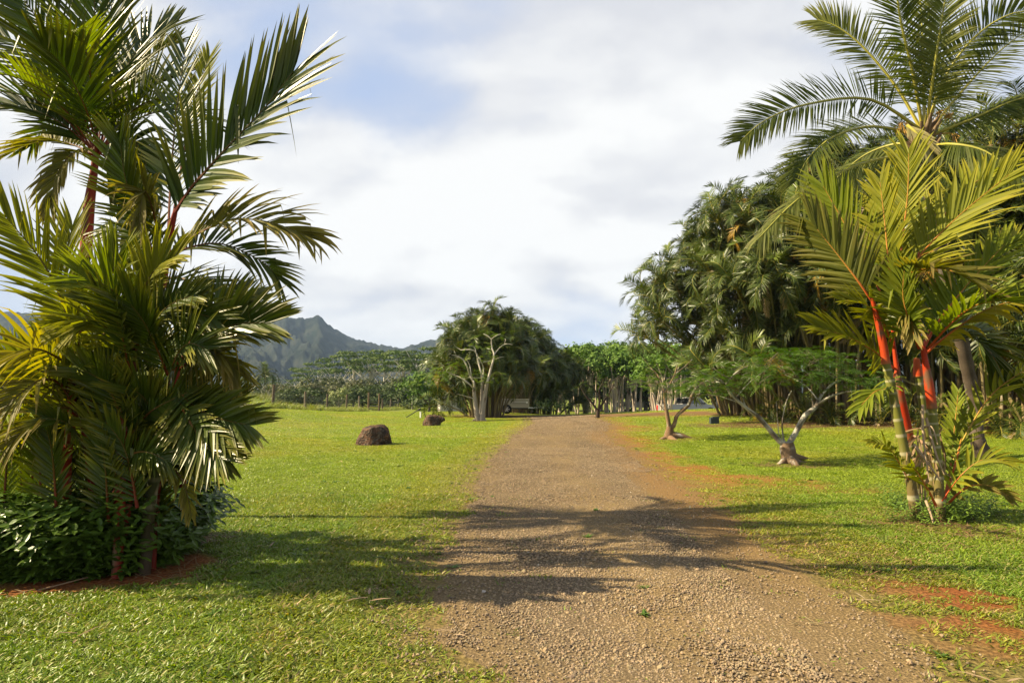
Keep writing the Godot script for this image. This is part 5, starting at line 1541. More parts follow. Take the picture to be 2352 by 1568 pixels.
func make_trailer() -> void:
	var base := ground(1178, 53.5)
	base.y += 0.02
	var o := thing("utility_trailer", "beige utility trailer made from a pickup bed, standing in shade by the cane palms", "trailer", base)
	o.rotation.y = 0.10
	var c := lin(0.27, 0.25, 0.17)
	var bed := MB.new(true)
	prism(bed, PackedVector2Array([Vector2(-1.15, 0.52), Vector2(-1.05, 0.47), Vector2(-0.92, 0.47), Vector2(-0.80, 0.68), Vector2(-0.55, 0.77), Vector2(-0.30, 0.68), Vector2(-0.18, 0.47), Vector2(1.10, 0.47), Vector2(1.18, 0.52), Vector2(1.18, 1.06), Vector2(1.14, 1.10), Vector2(-1.12, 1.10), Vector2(-1.17, 1.06)]), -0.85, 0.85, 0.02, c)
	var b := part("bed", mesh1(bed, M.paint), o)
	var rail := MB.new(true)
	for s in [-1.0, 1.0]:
		rail.box(Vector3(0, 1.12, 0.83 * s), Vector3(2.34, 0.05, 0.10), lin(0.42, 0.40, 0.32))
	rail.box(Vector3(1.16, 1.12, 0), Vector3(0.08, 0.05, 1.66), lin(0.42, 0.40, 0.32))
	part("rail", mesh1(rail, M.paint), b)
	var tr := MB.new(true)
	tr.box(Vector3(0.45, 0.93, 0.858), Vector3(1.2, 0.03, 0.02), lin(0.62, 0.60, 0.52))
	tr.box(Vector3(0.45, 0.80, 0.862), Vector3(1.2, 0.025, 0.02), lin(0.16, 0.15, 0.11))
	tr.box(Vector3(-0.9, 0.93, 0.858), Vector3(0.34, 0.03, 0.02), lin(0.62, 0.60, 0.52))
	tr.box(Vector3(1.0, 0.88, 0.862), Vector3(0.14, 0.10, 0.02), lin(0.75, 0.74, 0.66))
	part("trim", mesh1(tr, M.paint), b)
	var lt := MB.new(true)
	lt.box(Vector3(-1.18, 0.85, 0.74), Vector3(0.03, 0.24, 0.14), lin(0.35, 0.02, 0.02))
	part("tail_light", mesh1(lt, M.paint), o)
	for s in [-1.0, 1.0]:
		wheel(o, Vector3(-0.55, 0.36, 0.74 * s), 0.36, s)
	var fr := MB.new(true)
	cyl(fr, Vector3(-0.55, 0.36, -0.74), Vector3(-0.55, 0.36, 0.74), 0.04, lin(0.03, 0.03, 0.03))
	fr.box(Vector3(0.2, 0.42, 0.4), Vector3(1.9, 0.08, 0.07), lin(0.03, 0.03, 0.03))
	fr.box(Vector3(0.2, 0.42, -0.4), Vector3(1.9, 0.08, 0.07), lin(0.03, 0.03, 0.03))
	fr.box(Vector3(1.65, 0.46, 0.16), Vector3(1.05, 0.09, 0.07), lin(0.45, 0.46, 0.47), Basis(Vector3.UP, 0.28))
	fr.box(Vector3(1.65, 0.46, -0.16), Vector3(1.05, 0.09, 0.07), lin(0.45, 0.46, 0.47), Basis(Vector3.UP, -0.28))
	fr.box(Vector3(2.25, 0.47, 0), Vector3(0.34, 0.08, 0.09), lin(0.45, 0.46, 0.47))
	part("tongue", mesh1(fr, M.metal), o)
	var jk := MB.new(true)
	cyl(jk, Vector3(1.9, 0.02, 0.0), Vector3(1.9, 0.72, 0.0), 0.035, lin(0.2, 0.2, 0.2))
	cyl(jk, Vector3(1.9, 0.0, 0.0), Vector3(1.9, 0.05, 0.0), 0.10, lin(0.1, 0.1, 0.1))
	part("jack", mesh1(jk, M.metal), o)

func make_pickup(label: String, where: Vector3, turn: float, c: Color) -> void:
	var o := thing("pickup_truck" if c.r < 0.6 else "parked_car", label, "truck" if c.r < 0.6 else "car", where)
	o.rotation.y = turn
	var bd := MB.new(true)
	prism(bd, PackedVector2Array([Vector2(-2.7, 0.50), Vector2(-1.95, 0.48), Vector2(-1.88, 0.70), Vector2(-1.70, 0.86), Vector2(-1.45, 0.90), Vector2(-1.20, 0.86), Vector2(-1.02, 0.70), Vector2(-0.95, 0.42), Vector2(1.30, 0.42), Vector2(1.37, 0.70), Vector2(1.55, 0.86), Vector2(1.80, 0.90), Vector2(2.05, 0.86), Vector2(2.23, 0.70), Vector2(2.30, 0.46), Vector2(2.62, 0.48), Vector2(2.68, 0.85), Vector2(2.55, 1.04), Vector2(1.45, 1.16), Vector2(-0.55, 1.18), Vector2(-2.66, 1.18), Vector2(-2.70, 1.12)]), -0.92, 0.92, 0.06, c)
	var b := part("body", mesh1(bd, M.paint), o)
	var cb := MB.new(true)
	prism(cb, PackedVector2Array([Vector2(-0.62, 1.175), Vector2(1.50, 1.155), Vector2(0.75, 1.72), Vector2(0.55, 1.78), Vector2(-0.35, 1.78), Vector2(-0.50, 1.72)]), -0.84, 0.84, 0.16, c)
	part("cab", mesh1(cb, M.paint), o)
	for s in [-1.0, 1.0]:
		for wd in [[-0.48, 0.22], [0.28, 1.05]]:
			var g := MB.new(true)
			var x0: float = wd[0]
			var x1: float = wd[1]
			g.quad(Vector3(x0, 1.22, 0.838 * s), Vector3(x1, 1.22, 0.838 * s), Vector3(minf(x1, 0.66), 1.66, 0.748 * s), Vector3(x0 + 0.06, 1.66, 0.748 * s), lin(0.02, 0.025, 0.03))
			part("window", mesh1(g, M.glass_dark), o)
	var rg := MB.new(true)
	rg.quad(Vector3(-0.634, 1.24, -0.72), Vector3(-0.634, 1.24, 0.72), Vector3(-0.522, 1.66, 0.64), Vector3(-0.522, 1.66, -0.64), lin(0.02, 0.025, 0.03))
	part("rear_window", mesh1(rg, M.glass_dark), o)
	var tg := MB.new(true)
	tg.box(Vector3(-2.715, 0.88, 0), Vector3(0.03, 0.52, 1.42), c)
	tg.box(Vector3(-2.735, 0.97, 0), Vector3(0.02, 0.07, 0.26), lin(0.05, 0.05, 0.05))
	part("tailgate", mesh1(tg, M.paint), b)
	for s in [-1.0, 1.0]:
		var tl := MB.new(true)
		tl.box(Vector3(-2.705, 0.90, 0.80 * s), Vector3(0.05, 0.42, 0.14), lin(0.45, 0.015, 0.012))
		part("tail_light", mesh1(tl, M.paint), o)
		wheel(o, Vector3(-1.45, 0.40, 0.80 * s), 0.40, s)
		wheel(o, Vector3(1.80, 0.40, 0.80 * s), 0.40, s)
		var mi := MB.new(true)
		mi.box(Vector3(1.0, 1.24, 1.0 * s), Vector3(0.12, 0.18, 0.2), c)
		part("mirror", mesh1(mi, M.paint), o)
	var bp := MB.new(true)
	bp.box(Vector3(-2.80, 0.52, 0), Vector3(0.18, 0.16, 1.80), lin(0.6, 0.6, 0.62))
	part("bumper", mesh1(bp, M.metal), o)

func make_objects() -> void:
	# boulders on the lawn
	var r1 := on_ground(858, 1021)
	single("boulder", rock_mesh([[Vector3(0, 0.26, 0), [[Vector3(-0.75, 0.5, 0.45), 0.385], [Vector3(0.45, 0.22, 0.85), 0.33], [Vector3(-0.35, 0.25, 0.9), 0.36], [Vector3(-0.14, 1, 0.05), 0.32], [Vector3(0.95, 0.22, -0.05), 0.47], [Vector3(0.62, 0.8, 0.1), 0.42], [Vector3(-0.5, 0.9, 0.3), 0.37], [Vector3(0, 0.2, -1), 0.4], [Vector3(-1, 0, -0.2), 0.48], [Vector3(0, -1, 0), 0.35], [Vector3(0.8, -0.5, 0.3), 0.48]]]], M.rock), "larger reddish-brown boulder with a flat top alone on the open lawn", "boulder", r1)
	var r2 := on_ground(996, 977)
	single("boulder", rock_mesh([[Vector3(-0.05, 0.22, 0), [[Vector3(-0.8, 0.6, 0.2), 0.36], [Vector3(0.25, 0.2, 0.95), 0.30], [Vector3(-0.6, 0.1, 0.8), 0.36], [Vector3(0.15, 1, 0), 0.27], [Vector3(0.8, 0.5, 0.1), 0.36], [Vector3(0, 0, -1), 0.36], [Vector3(-1, -0.2, 0), 0.50], [Vector3(1, -0.3, 0), 0.40], [Vector3(0, -1, 0), 0.3]]], [Vector3(0.30, 0.30, 0.02), [[Vector3(1, 0.25, 0), 0.24], [Vector3(0.3, 1, 0), 0.15], [Vector3(0.4, -0.9, 0.1), 0.15], [Vector3(0, 0, 1), 0.2], [Vector3(0, 0, -1), 0.2], [Vector3(-1, 0, 0), 0.3]]]], M.rock), "smaller brown boulder with a beak, nearer to the bare white-branched tree", "boulder", r2)
	# fence of round posts with wire, running away along the lawn
	var f := thing("post_fence", "long fence of rough round wooden posts and wire mesh between the lawn and the field", "fence", Vector3(-15.5, height(-15.5, -50), -50))
	var zs := [24.0, 30.5, 37.2, 44.3, 51.3, 57.4, 64.0, 69.5]
	var zs2 := [81.8, 87.3, 93.3, 98.0, 103.0, 108.0, 114.0]
	var k := 0
	var wood := [lin(0.20, 0.155, 0.11), lin(0.26, 0.21, 0.15), lin(0.16, 0.125, 0.09)]
	for z in zs + zs2:
		var mb := MB.new(true, nz)
		var g := Vector3(-15.5, height(-15.5, -z), -z) - f.position
		var lean := Vector3(rnd(-0.05, 0.12), 0, rnd(-0.05, 0.05))
		var hh := rnd(1.38, 1.6)
		mb.tube(PackedVector3Array([g + Vector3(0, -0.2, 0), g + Vector3(0, 0.5, 0) + lean * 0.4, g + Vector3(0, hh - 0.03, 0) + lean, g + Vector3(0, hh, 0) + lean, g + Vector3(0, hh + 0.001, 0) + lean]), PackedFloat32Array([0.10, 0.095, 0.085, 0.075, 0.001]), 9, PackedColorArray([wood[k % 3]]), lin(0.36, 0.32, 0.25), 0.3, 1.2, 0.06)
		part("post", mesh1(mb, M.bark), f)
		k += 1
	var wr := MB.new()
	for seg in [zs, zs2]:
		for i in seg.size() - 1:
			var a := Vector3(-15.42, height(-15.5, -seg[i]), -seg[i]) - f.position
			var b := Vector3(-15.42, height(-15.5, -seg[i + 1]), -seg[i + 1]) - f.position
			for j in 8:
				var y := Vector3(0, 0.12 + 0.15 * j, 0)
				wr.tube(PackedVector3Array([a + y, b + y]), PackedFloat32Array([0.003, 0.003]), 3, PackedColorArray([lin(0.42, 0.42, 0.40)]))
			var n_ := int(a.distance_to(b) / 0.2)
			for j in n_:
				var p := a.lerp(b, float(j) / n_)
				wr.tube(PackedVector3Array([p + Vector3(0, 0.1, 0), p + Vector3(0, 1.18, 0)]), PackedFloat32Array([0.003, 0.003]), 3, PackedColorArray([lin(0.42, 0.42, 0.40)]))
	part("wire_mesh", mesh1(wr, M.metal), f).set_meta("kind", "stuff")
	# gate
	var gt := thing("farm_gate", "dark low rail gate between two taller fence posts", "gate", Vector3(-15.2, height(-15.2, -76), -76))
	for z in [73.0, 78.8]:
		var mb := MB.new(true, nz)
		var g := Vector3(-15.3, height(-15.3, -z), -z) - gt.position
		cyl(mb, g + Vector3(0, -0.2, 0), g + Vector3(0.02, 2.0, 0), 0.11, lin(0.20, 0.145, 0.09), 10, 0.10)
		part("post", mesh1(mb, M.bark), gt)
	for y in [0.15, 0.5, 0.85, 1.1]:
		var mb := MB.new(true)
		cyl(mb, Vector3(-15.2, height(-15.2, -73) + y + 0.05, -73.2) - gt.position, Vector3(-15.2, height(-15.2, -78.8) + y, -78.6) - gt.position, 0.028, lin(0.07, 0.06, 0.05), 6)
		part("rail", mesh1(mb, M.metal), gt)
	# black rail by the shed
	var rf := thing("rail_fence", "thin black rail fence beside the white shed", "fence", ground(985, 84))
	for i in 4:
		var mb := MB.new(true)
		var p := ground(960 + i * 16, 84) - rf.position
		cyl(mb, p + Vector3(0, -0.1, 0), p + Vector3(0, 1.3, 0), 0.03, lin(0.03, 0.03, 0.03), 6)
		part("post", mesh1(mb, M.metal), rf)
	for y in [0.7, 1.25]:
		var mb := MB.new(true)
		cyl(mb, ground(960, 84) - rf.position + Vector3(0, y, 0), ground(1008, 84) - rf.position + Vector3(0, y, 0), 0.03, lin(0.03, 0.03, 0.03), 6)
		part("rail", mesh1(mb, M.metal), rf)
	# shed
	var sb := ground(1036, 74)
	var sh := thing("garden_shed", "small white boarded shed with a grey roof and one dark window", "shed", sb)
	sh.rotation.y = 0.25
	for j in 6:
		for b in [[-0.62, 0.9, 1.3, 0.05], [0.0, -0.9, 2.6, 0.05], [0.66, 0.895, 1.24, 0.05], [-1.28, 0.0, 0.05, 1.74], [1.28, 0.0, 0.05, 1.74]]:
			var mb := MB.new(true)
			mb.box(Vector3(b[0], 0.14 + j * 0.215, b[1]), Vector3(b[2], 0.205, b[3]), vary(lin(0.48, 0.46, 0.41), 0.06))
			part("plank", mesh1(mb, M.plain), sh)
	var mb0 := MB.new(true)
	prism(mb0, PackedVector2Array([Vector2(-1.55, 1.28), Vector2(1.55, 1.28), Vector2(1.55, 1.36), Vector2(0.0, 1.72), Vector2(-1.55, 1.36)]), -1.15, 1.2, 0.0, lin(0.30, 0.29, 0.27))
	part("roof", mesh1(mb0, M.plain), sh)
	mb0 = MB.new(true)
	mb0.box(Vector3(0.78, 0.72, 0.93), Vector3(0.5, 0.62, 0.03), lin(0.03, 0.035, 0.04))
	var wn := part("window", mesh1(mb0, M.glass_dark), sh)
	mb0 = MB.new(true)
	for p in [[0.78, 1.06, 0.6, 0.05], [0.78, 0.38, 0.6, 0.05], [0.50, 0.72, 0.05, 0.64], [1.06, 0.72, 0.05, 0.64], [0.78, 0.72, 0.04, 0.62]]:
		mb0.box(Vector3(p[0], p[1], 0.945), Vector3(p[2], p[3], 0.03), lin(0.62, 0.62, 0.6))
	part("frame", mesh1(mb0, M.plain), wn)
	mb0 = MB.new(true)
	mb0.box(Vector3(-0.02, 0.66, 0.935), Vector3(0.10, 1.24, 0.05), lin(0.14, 0.12, 0.1))
	part("corner_post", mesh1(mb0, M.plain), sh)
	mb0 = MB.new(true)
	for p in [[-1.0, 0.9], [-1.0, 0.62], [0.1, 0.78]]:
		mb0.box(Vector3(p[0], p[1], 0.935), Vector3(0.14, 0.14, 0.03), lin(0.02, 0.02, 0.02))
	part("vent", mesh1(mb0, M.plain), sh)
	# white pipe and stick
	var pb := on_ground(966, 960)
	mb0 = MB.new(true)
	cyl(mb0, Vector3(0, -0.1, 0), Vector3(0, 0.42, 0), 0.055, lin(0.75, 0.75, 0.74))
	single("pipe_stub", mesh1(mb0, M.plain), "short white upright pipe on the lawn behind the smaller boulder", "pipe", pb)
	mb0 = MB.new(true)
	cyl(mb0, Vector3(-0.95, 0.02, 0.1), Vector3(0.0, 0.60, 0.0), 0.028, lin(0.03, 0.03, 0.03), 8)
	cyl(mb0, Vector3(-0.14, 0.51, 0.015), Vector3(0.04, 0.62, 0.0), 0.06, lin(0.03, 0.03, 0.03), 8)
	single("black_pole", mesh1(mb0, M.plain), "black pole leaning against the white pipe stub", "pole", pb + Vector3(-0.02, 0, 0.09))
	# spotlight box in the grass
	mb0 = MB.new(true)
	mb0.box(Vector3(0, 0.13, 0), Vector3(0.36, 0.26, 0.26), lin(0.035, 0.045, 0.05))
	mb0.box(Vector3(0.05, 0.28, 0), Vector3(0.28, 0.05, 0.22), lin(0.05, 0.06, 0.065))
	single("ground_box", mesh1(mb0, M.plain), "small dark box on the grass at the foot of the leaning cane palms", "box", on_ground(1641, 973))
	make_trailer()
	make_pickup("silver pickup truck half hidden by the grassy rise behind the slender forked tree", ground(1578, 57.5), -0.12 + PI * 0.22, lin(0.24, 0.235, 0.22))
	make_pickup("white vehicle parked deep in shade between the plantation trunks", ground(1463, 92), -0.6, lin(0.62, 0.62, 0.62))
	# thin white posts and wire along the plantation
	var pf := thing("plantation_fence", "row of short pale posts with wire in front of the plantation trunks", "fence", ground(1400, 61))
	k = 0
	for x in [1308, 1322, 1340, 1363, 1386, 1397, 1408, 1428, 1437, 1452, 1473, 1492, 1508]:
		var mb := MB.new(true)
		var p := ground(x, 61) - pf.position
		cyl(mb, p + Vector3(0, -0.1, 0), p + Vector3(rnd(-0.04, 0.04), [0.5, 0.85, 0.4, 0.6][k % 4], 0), 0.035, lin(0.55, 0.53, 0.47), 6)
		part("post", mesh1(mb, M.plain), pf)
		k += 1
	var sp := MB.new(true)
	cyl(sp, ground(1419, 61) - pf.position, ground(1427, 61) - pf.position + Vector3(0, 0.9, 0), 0.03, lin(0.5, 0.47, 0.42), 6)
	part("stay", mesh1(sp, M.plain), pf)
	var pw := MB.new()
	for y in [0.22, 0.45]:
		pw.tube(PackedVector3Array([ground(1300, 61) - pf.position + Vector3(0, y, 0), ground(1515, 61) - pf.position + Vector3(0, y, 0)]), PackedFloat32Array([0.006, 0.006]), 3, PackedColorArray([lin(0.3, 0.3, 0.3)]))
	part("wire", mesh1(pw, M.metal), pf)
	# fallen green coconuts
	k = 0
	for c in [[2292, 988], [2316, 990], [2342, 992], [2368, 994]]:
		var nut := MB.new(true, nz)
		var p := PackedVector3Array()
		var r := PackedFloat32Array()
		for i in 9:
			var a := PI * i / 8
			p.append(Vector3(-cos(a) * 0.17, 0.12, 0.02 * sin(a)))
			r.append(maxf(0.002, sin(a) * 0.13))
		nut.tube(p, r, 12, PackedColorArray([lin(0.26, 0.25, 0.045), lin(0.21, 0.23, 0.04)]), lin(0.32, 0.26, 0.07), 0.3, 0.6)
		var q := on_ground(c[0], c[1])
		var n_ := single("coconut", mesh1(nut, M.stalk), "%s fallen green coconut on the red earth, counted from the leaning coconut trunk" % ORD[k], "coconut", q, "fallen green coconuts")
		n_.rotation.y = k * 0.9
		k += 1
	# twigs and dry bits by the left bed
	for t in [[330, 1300, 0.5], [250, 1320, 0.35], [140, 1345, 0.3]]:
		var mb := MB.new(true, nz)
		cyl(mb, Vector3(-0.2, 0.012, 0), Vector3(0.22, 0.03, 0.06), 0.008, lin(0.26, 0.17, 0.10), 6, 0.004)
		var q := on_ground(t[0], t[1])
		var n_ := single("twig", mesh1(mb, M.wood), "%s dry twig on the bare strip before the dark ground cover, counted from the lawn" % ORD[[330, 250, 140].find(t[0])], "twig", q)
		n_.rotation.y = t[2] * 4.0


# ---------------------------------------------------------------- grass and gravel
func tuft(n_: int, l: float, hw: float, lean: float, spread: float, ca: Color, cb: Color, straw: float) -> ArrayMesh:
	var mb := MB.new()
	for i in n_:
		var a := rnd(0, TAU)
		var d := Vector3(cos(a) * lean, rnd(0.35, 1.0), sin(a) * lean).normalized()
		var bn := (Vector3.UP - d * d.y).normalized()
		var c := vary(ca.lerp(cb, rng.randf()), 0.2)
		if rng.randf() < straw:
			c = vary(lin(0.30, 0.25, 0.09), 0.2)
		mb.blade(Vector3(rnd(-1, 1), -0.01, rnd(-1, 1)) * spread, d, bn.rotated(d, rnd(-0.8, 0.8)), l * rnd(0.55, 1.25), hw * rnd(0.7, 1.2), rnd(0.2, 1.3), c, c.lerp(cb, 0.4), 3, 0.0)
	return mesh1(mb, M.grass)

func make_grass() -> void:
	var near_ := []
	var mid_ := []
	var far_ := []
	for i in 3:
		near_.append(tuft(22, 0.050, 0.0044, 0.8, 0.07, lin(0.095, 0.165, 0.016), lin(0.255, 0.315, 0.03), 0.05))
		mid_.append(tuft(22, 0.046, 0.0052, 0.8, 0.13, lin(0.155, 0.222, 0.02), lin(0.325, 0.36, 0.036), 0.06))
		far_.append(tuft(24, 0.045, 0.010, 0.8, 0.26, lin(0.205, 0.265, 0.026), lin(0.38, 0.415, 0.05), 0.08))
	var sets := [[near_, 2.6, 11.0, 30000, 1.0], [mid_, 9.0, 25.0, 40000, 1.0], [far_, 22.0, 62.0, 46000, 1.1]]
	var labels := [["short green lawn grass nearest to the driveway's start", "broad-bladed lawn grass mixed into the near lawn", "pale-tipped lawn grass mixed into the near lawn"], ["mown lawn grass in the middle of the lawn", "yellow-green lawn grass in the middle of the lawn", "fine lawn grass in the middle of the lawn"], ["far mown grass up to the fence and the grove", "far pale grass of the sunlit lawn", "far deep green grass of the lawn"]]
	for s in sets.size():
		var lots: Array = [[] as Array[Transform3D], [] as Array[Transform3D], [] as Array[Transform3D]]
		var tints := [PackedColorArray(), PackedColorArray(), PackedColorArray()]
		var e: Array = sets[s]
		for i in int(e[3]):
			var d := sqrt(lerpf(e[1] * e[1], e[2] * e[2], rng.randf()))
			var x: float = rnd(-0.86, 0.86) * d + rnd(-1.0, 1.0)
			var z := -d
			if d > 46.0 and x < -15.2:
				continue
			var ri := road_in(x, z)
			if ri > 0.0:
				if rng.randf() > 0.035 * (1.0 if ri < 1.0 else 0.25):
					continue
			elif ri > -1.1 and rng.randf() > clampf(-ri * 0.9 + 0.12, 0.12, 1.0):
				continue
			var b := bare(x, z)
			if b.x > 0.05 and rng.randf() < minf(b.x * 0.95, 0.86):
				continue
			if x < -2.6 and d > 5.4 and d < 7.5 and x > -8.0 and (x + 4.3) * (x + 4.3) / 2.6 + (d - 6.5) * (d - 6.5) < 0.9:
				continue
			var q := nz.get_noise_2d(x * 16.0, z * 16.0)
			var q2 := nz.get_noise_2d(x * 70.0 + 90.0, z * 70.0)
			var k := 0.95 + 0.17 * q2
			var tint := Color(k * (0.92 + clampf(q, 0, 1) * 0.4), k * (1.0 + clampf(q, 0, 1) * 0.05), k * (1.0 + clampf(q, 0, 1) * 0.4))
			if ri > -1.3 and ri < 0.3:
				tint = Color(tint.r * 1.18, tint.g * 0.97, tint.b * 1.15)
			var sc: float = rnd(0.75, 1.3) * e[4]
			if q2 < -0.25 and s == 0:
				sc *= 1.25
			var w := rng.randi() % 3
			lots[w].append(Transform3D(Basis(Vector3.UP, rnd(0, TAU)).scaled(Vector3(sc, sc * rnd(0.7, 1.15), sc)), Vector3(x, height(x, z), z)))
			tints[w].append(tint)
		for w in 3:
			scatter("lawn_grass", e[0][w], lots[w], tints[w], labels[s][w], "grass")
	# rough grass at the fence
	var rough := tuft(46, 0.55, 0.011, 0.42, 0.28, lin(0.10, 0.16, 0.022), lin(0.25, 0.29, 0.05), 0.2)
	var wh: Array[Transform3D] = []
	var ti := PackedColorArray()
	for i in 1500:
		var z := -rnd(27, 112)
		var x := -15.4 + rng.randfn(0, 0.55) - 0.2
		if z < -71 and z > -80:
			continue
		var sc := rnd(0.4, 1.0) * (1.0 + 0.7 * maxf(0.0, nz.get_noise_2d(x * 20.0, z * 30.0)))
		wh.append(Transform3D(Basis(Vector3.UP, rnd(0, TAU)).scaled(Vector3.ONE * sc), Vector3(x, height(x, z), z)))
		var k := rnd(0.75, 1.1)
		ti.append(Color(k, k, k))
	for i in 420:
		var p := ground(rnd(470, 590), rnd(33, 42))
		wh.append(Transform3D(Basis(Vector3.UP, rnd(0, TAU)).scaled(Vector3.ONE * rnd(0.7, 1.5)), p))
		ti.append(Color(0.9, 1, 0.9))
	for i in 260:
		var p := ground(rnd(960, 1010), rnd(76, 80))
		wh.append(Transform3D(Basis(Vector3.UP, rnd(0, TAU)).scaled(Vector3.ONE * rnd(0.5, 0.9)), p))
		ti.append(Color(0.9, 1, 0.9))
	scatter("rough_grass", rough, wh, ti, "tall unmown grass along the foot of the post fence", "grass")
	# tall cane grass bank beyond the field
	wh = []
	ti = PackedColorArray()
	for i in 900:
		var p := ground(rnd(430, 610), rnd(92, 99))
		wh.append(Transform3D(Basis(Vector3.UP, rnd(0, TAU)).scaled(Vector3(2.6, rnd(3.2, 5.0), 2.6)), p))
		var k := rnd(0.55, 0.8)
		ti.append(Color(k, k, k))
	scatter("cane_grass", rough, wh, ti, "bank of tall green cane grass at the far end of the field", "grass")
	# weeds in the lawn and along the middle of the drive
	var weed := MB.new()
	for i in 16:
		var a := rnd(0, TAU)
		var d := Vector3(cos(a), rnd(0.15, 0.8), sin(a)).normalized()
		weed.blade(Vector3(rnd(-0.03, 0.03), 0.0, rnd(-0.03, 0.03)), d, (Vector3.UP - d * d.y).normalized(), rnd(0.05, 0.11), 0.011, 0.7, vary(lin(0.07, 0.14, 0.022), 0.2), lin(0.15, 0.23, 0.035), 3, 0.2)
	wh = []
	ti = PackedColorArray()
	for i in 900:
		var d := sqrt(lerpf(8.0, 500.0, rng.randf()))
		var x := rnd(-0.84, 0.84) * d
		var z := -d
		var ri := road_in(x, z)
		if ri > 0.1 and (track(x, z) > -0.55 or rng.randf() > 0.22):
			continue
		if nz.get_noise_2d(x * 60.0, z * 60.0) < -0.05 or bare(x, z).x > 0.6:
			continue
		wh.append(Transform3D(Basis(Vector3.UP, rnd(0, TAU)).scaled(Vector3.ONE * rnd(0.5, 1.2)), Vector3(x, height(x, z) + (0.02 if ri > 0.1 else 0.0), z)))
		var k := rnd(0.75, 1.1)
		ti.append(Color(k, k, k))
	scatter("weeds", mesh1(weed, M.grass), wh, ti, "small broad-leaved weeds scattered in the lawn and the middle of the driveway", "weeds")
	var fallen := MB.new()
	for i in 3:
		var a := rnd(0, TAU)
		var d := Vector3(cos(a), 0.2, sin(a)).normalized()
		fallen.blade(Vector3(rnd(-0.1, 0.1), 0.045, rnd(-0.1, 0.1)), d, (Vector3.UP - d * d.y).normalized(), rnd(0.08, 0.2), 0.010, 0.3, lin(0.42, 0.34, 0.20), lin(0.5, 0.42, 0.28), 3, 0.3)
	wh = []
	ti = PackedColorArray()
	for i in 130:
		var d := sqrt(lerpf(9.0, 700.0, rng.randf()))
		var x := rnd(-0.84, 0.84) * d
		wh.append(Transform3D(Basis(Vector3.UP, rnd(0, TAU)).scaled(Vector3.ONE * rnd(0.5, 1.3)), Vector3(x, height(x, -d), -d)))
		var k := rnd(0.5, 1.1)
		ti.append(Color(k, k * rnd(0.8, 1.0), k * rnd(0.7, 1.0)))
	scatter("fallen_leaves", mesh1(fallen, M.leaf_dull), wh, ti, "dry fallen leaf strips lying about on the lawn and the driveway", "fallen leaves")
	# straw litter under the grove
	var litter := MB.new()
	for i in 30:
		var a := rnd(0, TAU)
		var d := Vector3(cos(a), rnd(0.0, 0.25), sin(a)).normalized()
		litter.blade(Vector3(rnd(-0.4, 0.4), 0.015, rnd(-0.4, 0.4)), d, (Vector3.UP - d * d.y).normalized(), rnd(0.06, 0.3), 0.006, 0.3, vary(lin(0.26, 0.17, 0.085), 0.35), lin(0.32, 0.23, 0.13), 2, 0.0)
	wh = []
	ti = PackedColorArray()
	for d in dirt:
		if d[5] == 2 or d[4] == 1.0 and d[5] == 1:
			for i in int(clampf(d[2] * d[3] * 26.0, 8, 240)):
				var a := rnd(0, TAU)
				var r := sqrt(rng.randf()) * 1.15
				var x: float = d[0] + cos(a) * r * d[2]
				var z: float = d[1] + sin(a) * r * d[3]
				wh.append(Transform3D(Basis(Vector3.UP, rnd(0, TAU)).scaled(Vector3.ONE * rnd(0.5, 1.2)), Vector3(x, height(x, z), z)))
				var k := rnd(0.6, 1.1)
				ti.append(Color(k, k * rnd(0.85, 1.0), k * rnd(0.8, 1.0)))
	scatter("leaf_litter", mesh1(litter, M.leaf_dull), wh, ti, "brown dry leaf litter round the palm feet and tree bases", "leaf litter")

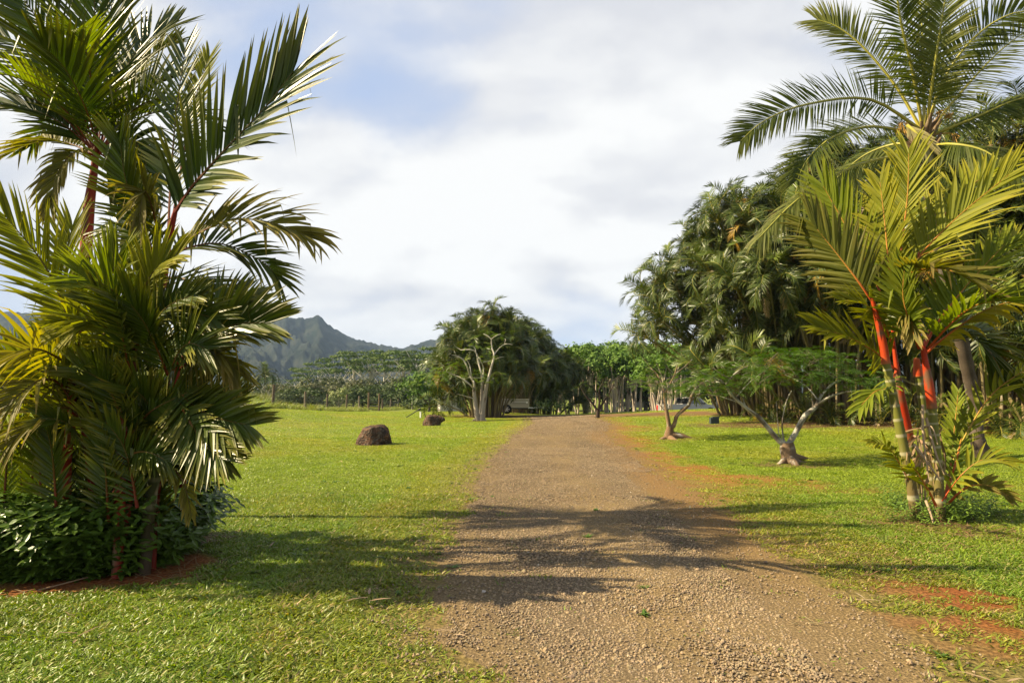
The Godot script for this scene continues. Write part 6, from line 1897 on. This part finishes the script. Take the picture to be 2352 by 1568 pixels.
func make_gravel() -> void:
	var t := (1.0 + sqrt(5.0)) / 2.0
	var corners := [Vector3(-1, t, 0), Vector3(1, t, 0), Vector3(-1, -t, 0), Vector3(1, -t, 0), Vector3(0, -1, t), Vector3(0, 1, t), Vector3(0, -1, -t), Vector3(0, 1, -t), Vector3(t, 0, -1), Vector3(t, 0, 1), Vector3(-t, 0, -1), Vector3(-t, 0, 1)]
	var faces := [0, 11, 5, 0, 5, 1, 0, 1, 7, 0, 7, 10, 0, 10, 11, 1, 5, 9, 5, 11, 4, 11, 10, 2, 10, 7, 6, 7, 1, 8, 3, 9, 4, 3, 4, 2, 3, 2, 6, 3, 6, 8, 3, 8, 9, 4, 9, 5, 2, 4, 11, 6, 2, 10, 8, 6, 7, 9, 8, 1]
	var labels := ["brown gravel stones covering the driveway", "grey angular gravel stones covering the driveway", "small tan gravel stones covering the driveway"]
	for v in 3:
		var mb := MB.new()
		var pts := []
		for c in corners:
			pts.append((c as Vector3).normalized() * rnd(0.72, 1.2) * Vector3(1.0, 0.72, 0.85))
		for i in range(0, faces.size(), 3):
			mb.tri(pts[faces[i]], pts[faces[i + 2]], pts[faces[i + 1]], Color(1, 1, 1))
		var wh: Array[Transform3D] = []
		var ti := PackedColorArray()
		for i in [64000, 56000, 26000][v]:
			var d := 0.0
			if v == 2:
				d = sqrt(lerpf(9.0, 42.0 * 42.0, rng.randf()))
			else:
				d = lerpf(2.8, 20.0, pow(rng.randf(), 1.6))
			var z := -d
			var xl := edge_x(left_edge, z)
			var xr := edge_x(right_edge, z)
			var x := rnd(xl - 0.5, xr + 0.35)
			var ri := road_in(x, z)
			if ri < 0.05 and rng.randf() > 0.10:
				continue
			# stones gather in drifts and leave sandy bands between
			var q := 0.30 * track(x, z) + nz.get_noise_2d(x * 55.0, z * 20.0) + 0.6 * nz.get_noise_2d(x * 150.0, z * 90.0)
			if v < 2 and q < -0.16 and rng.randf() > 0.35:
				continue
			if d < 14.0 and xr - x < 0.7 and rng.randf() > 0.2:
				continue
			var r := rnd(0.005, 0.0125) * (1.0 if v < 2 else 0.8 + d * 0.03)
			if rng.randf() < 0.02:
				r *= 1.8
			var c := lin(0.185, 0.138, 0.09).lerp(lin(0.285, 0.212, 0.125), rng.randf())
			if v == 1:
				c = lin(0.115, 0.088, 0.062).lerp(lin(0.23, 0.172, 0.105), rng.randf())
			if rng.randf() < 0.003:
				c = lin(0.42, 0.38, 0.31)
			wh.append(Transform3D(Basis.from_euler(Vector3(rnd(-0.6, 0.6), rnd(0, TAU), rnd(-0.6, 0.6))).scaled(Vector3(1, 1, 1) * r), Vector3(x, height(x, z) + 0.02 + r * 0.25, z)))
			ti.append(vary(c, 0.15))
		scatter("gravel", mesh1(mb, M.stone), wh, ti, labels[v], "gravel")
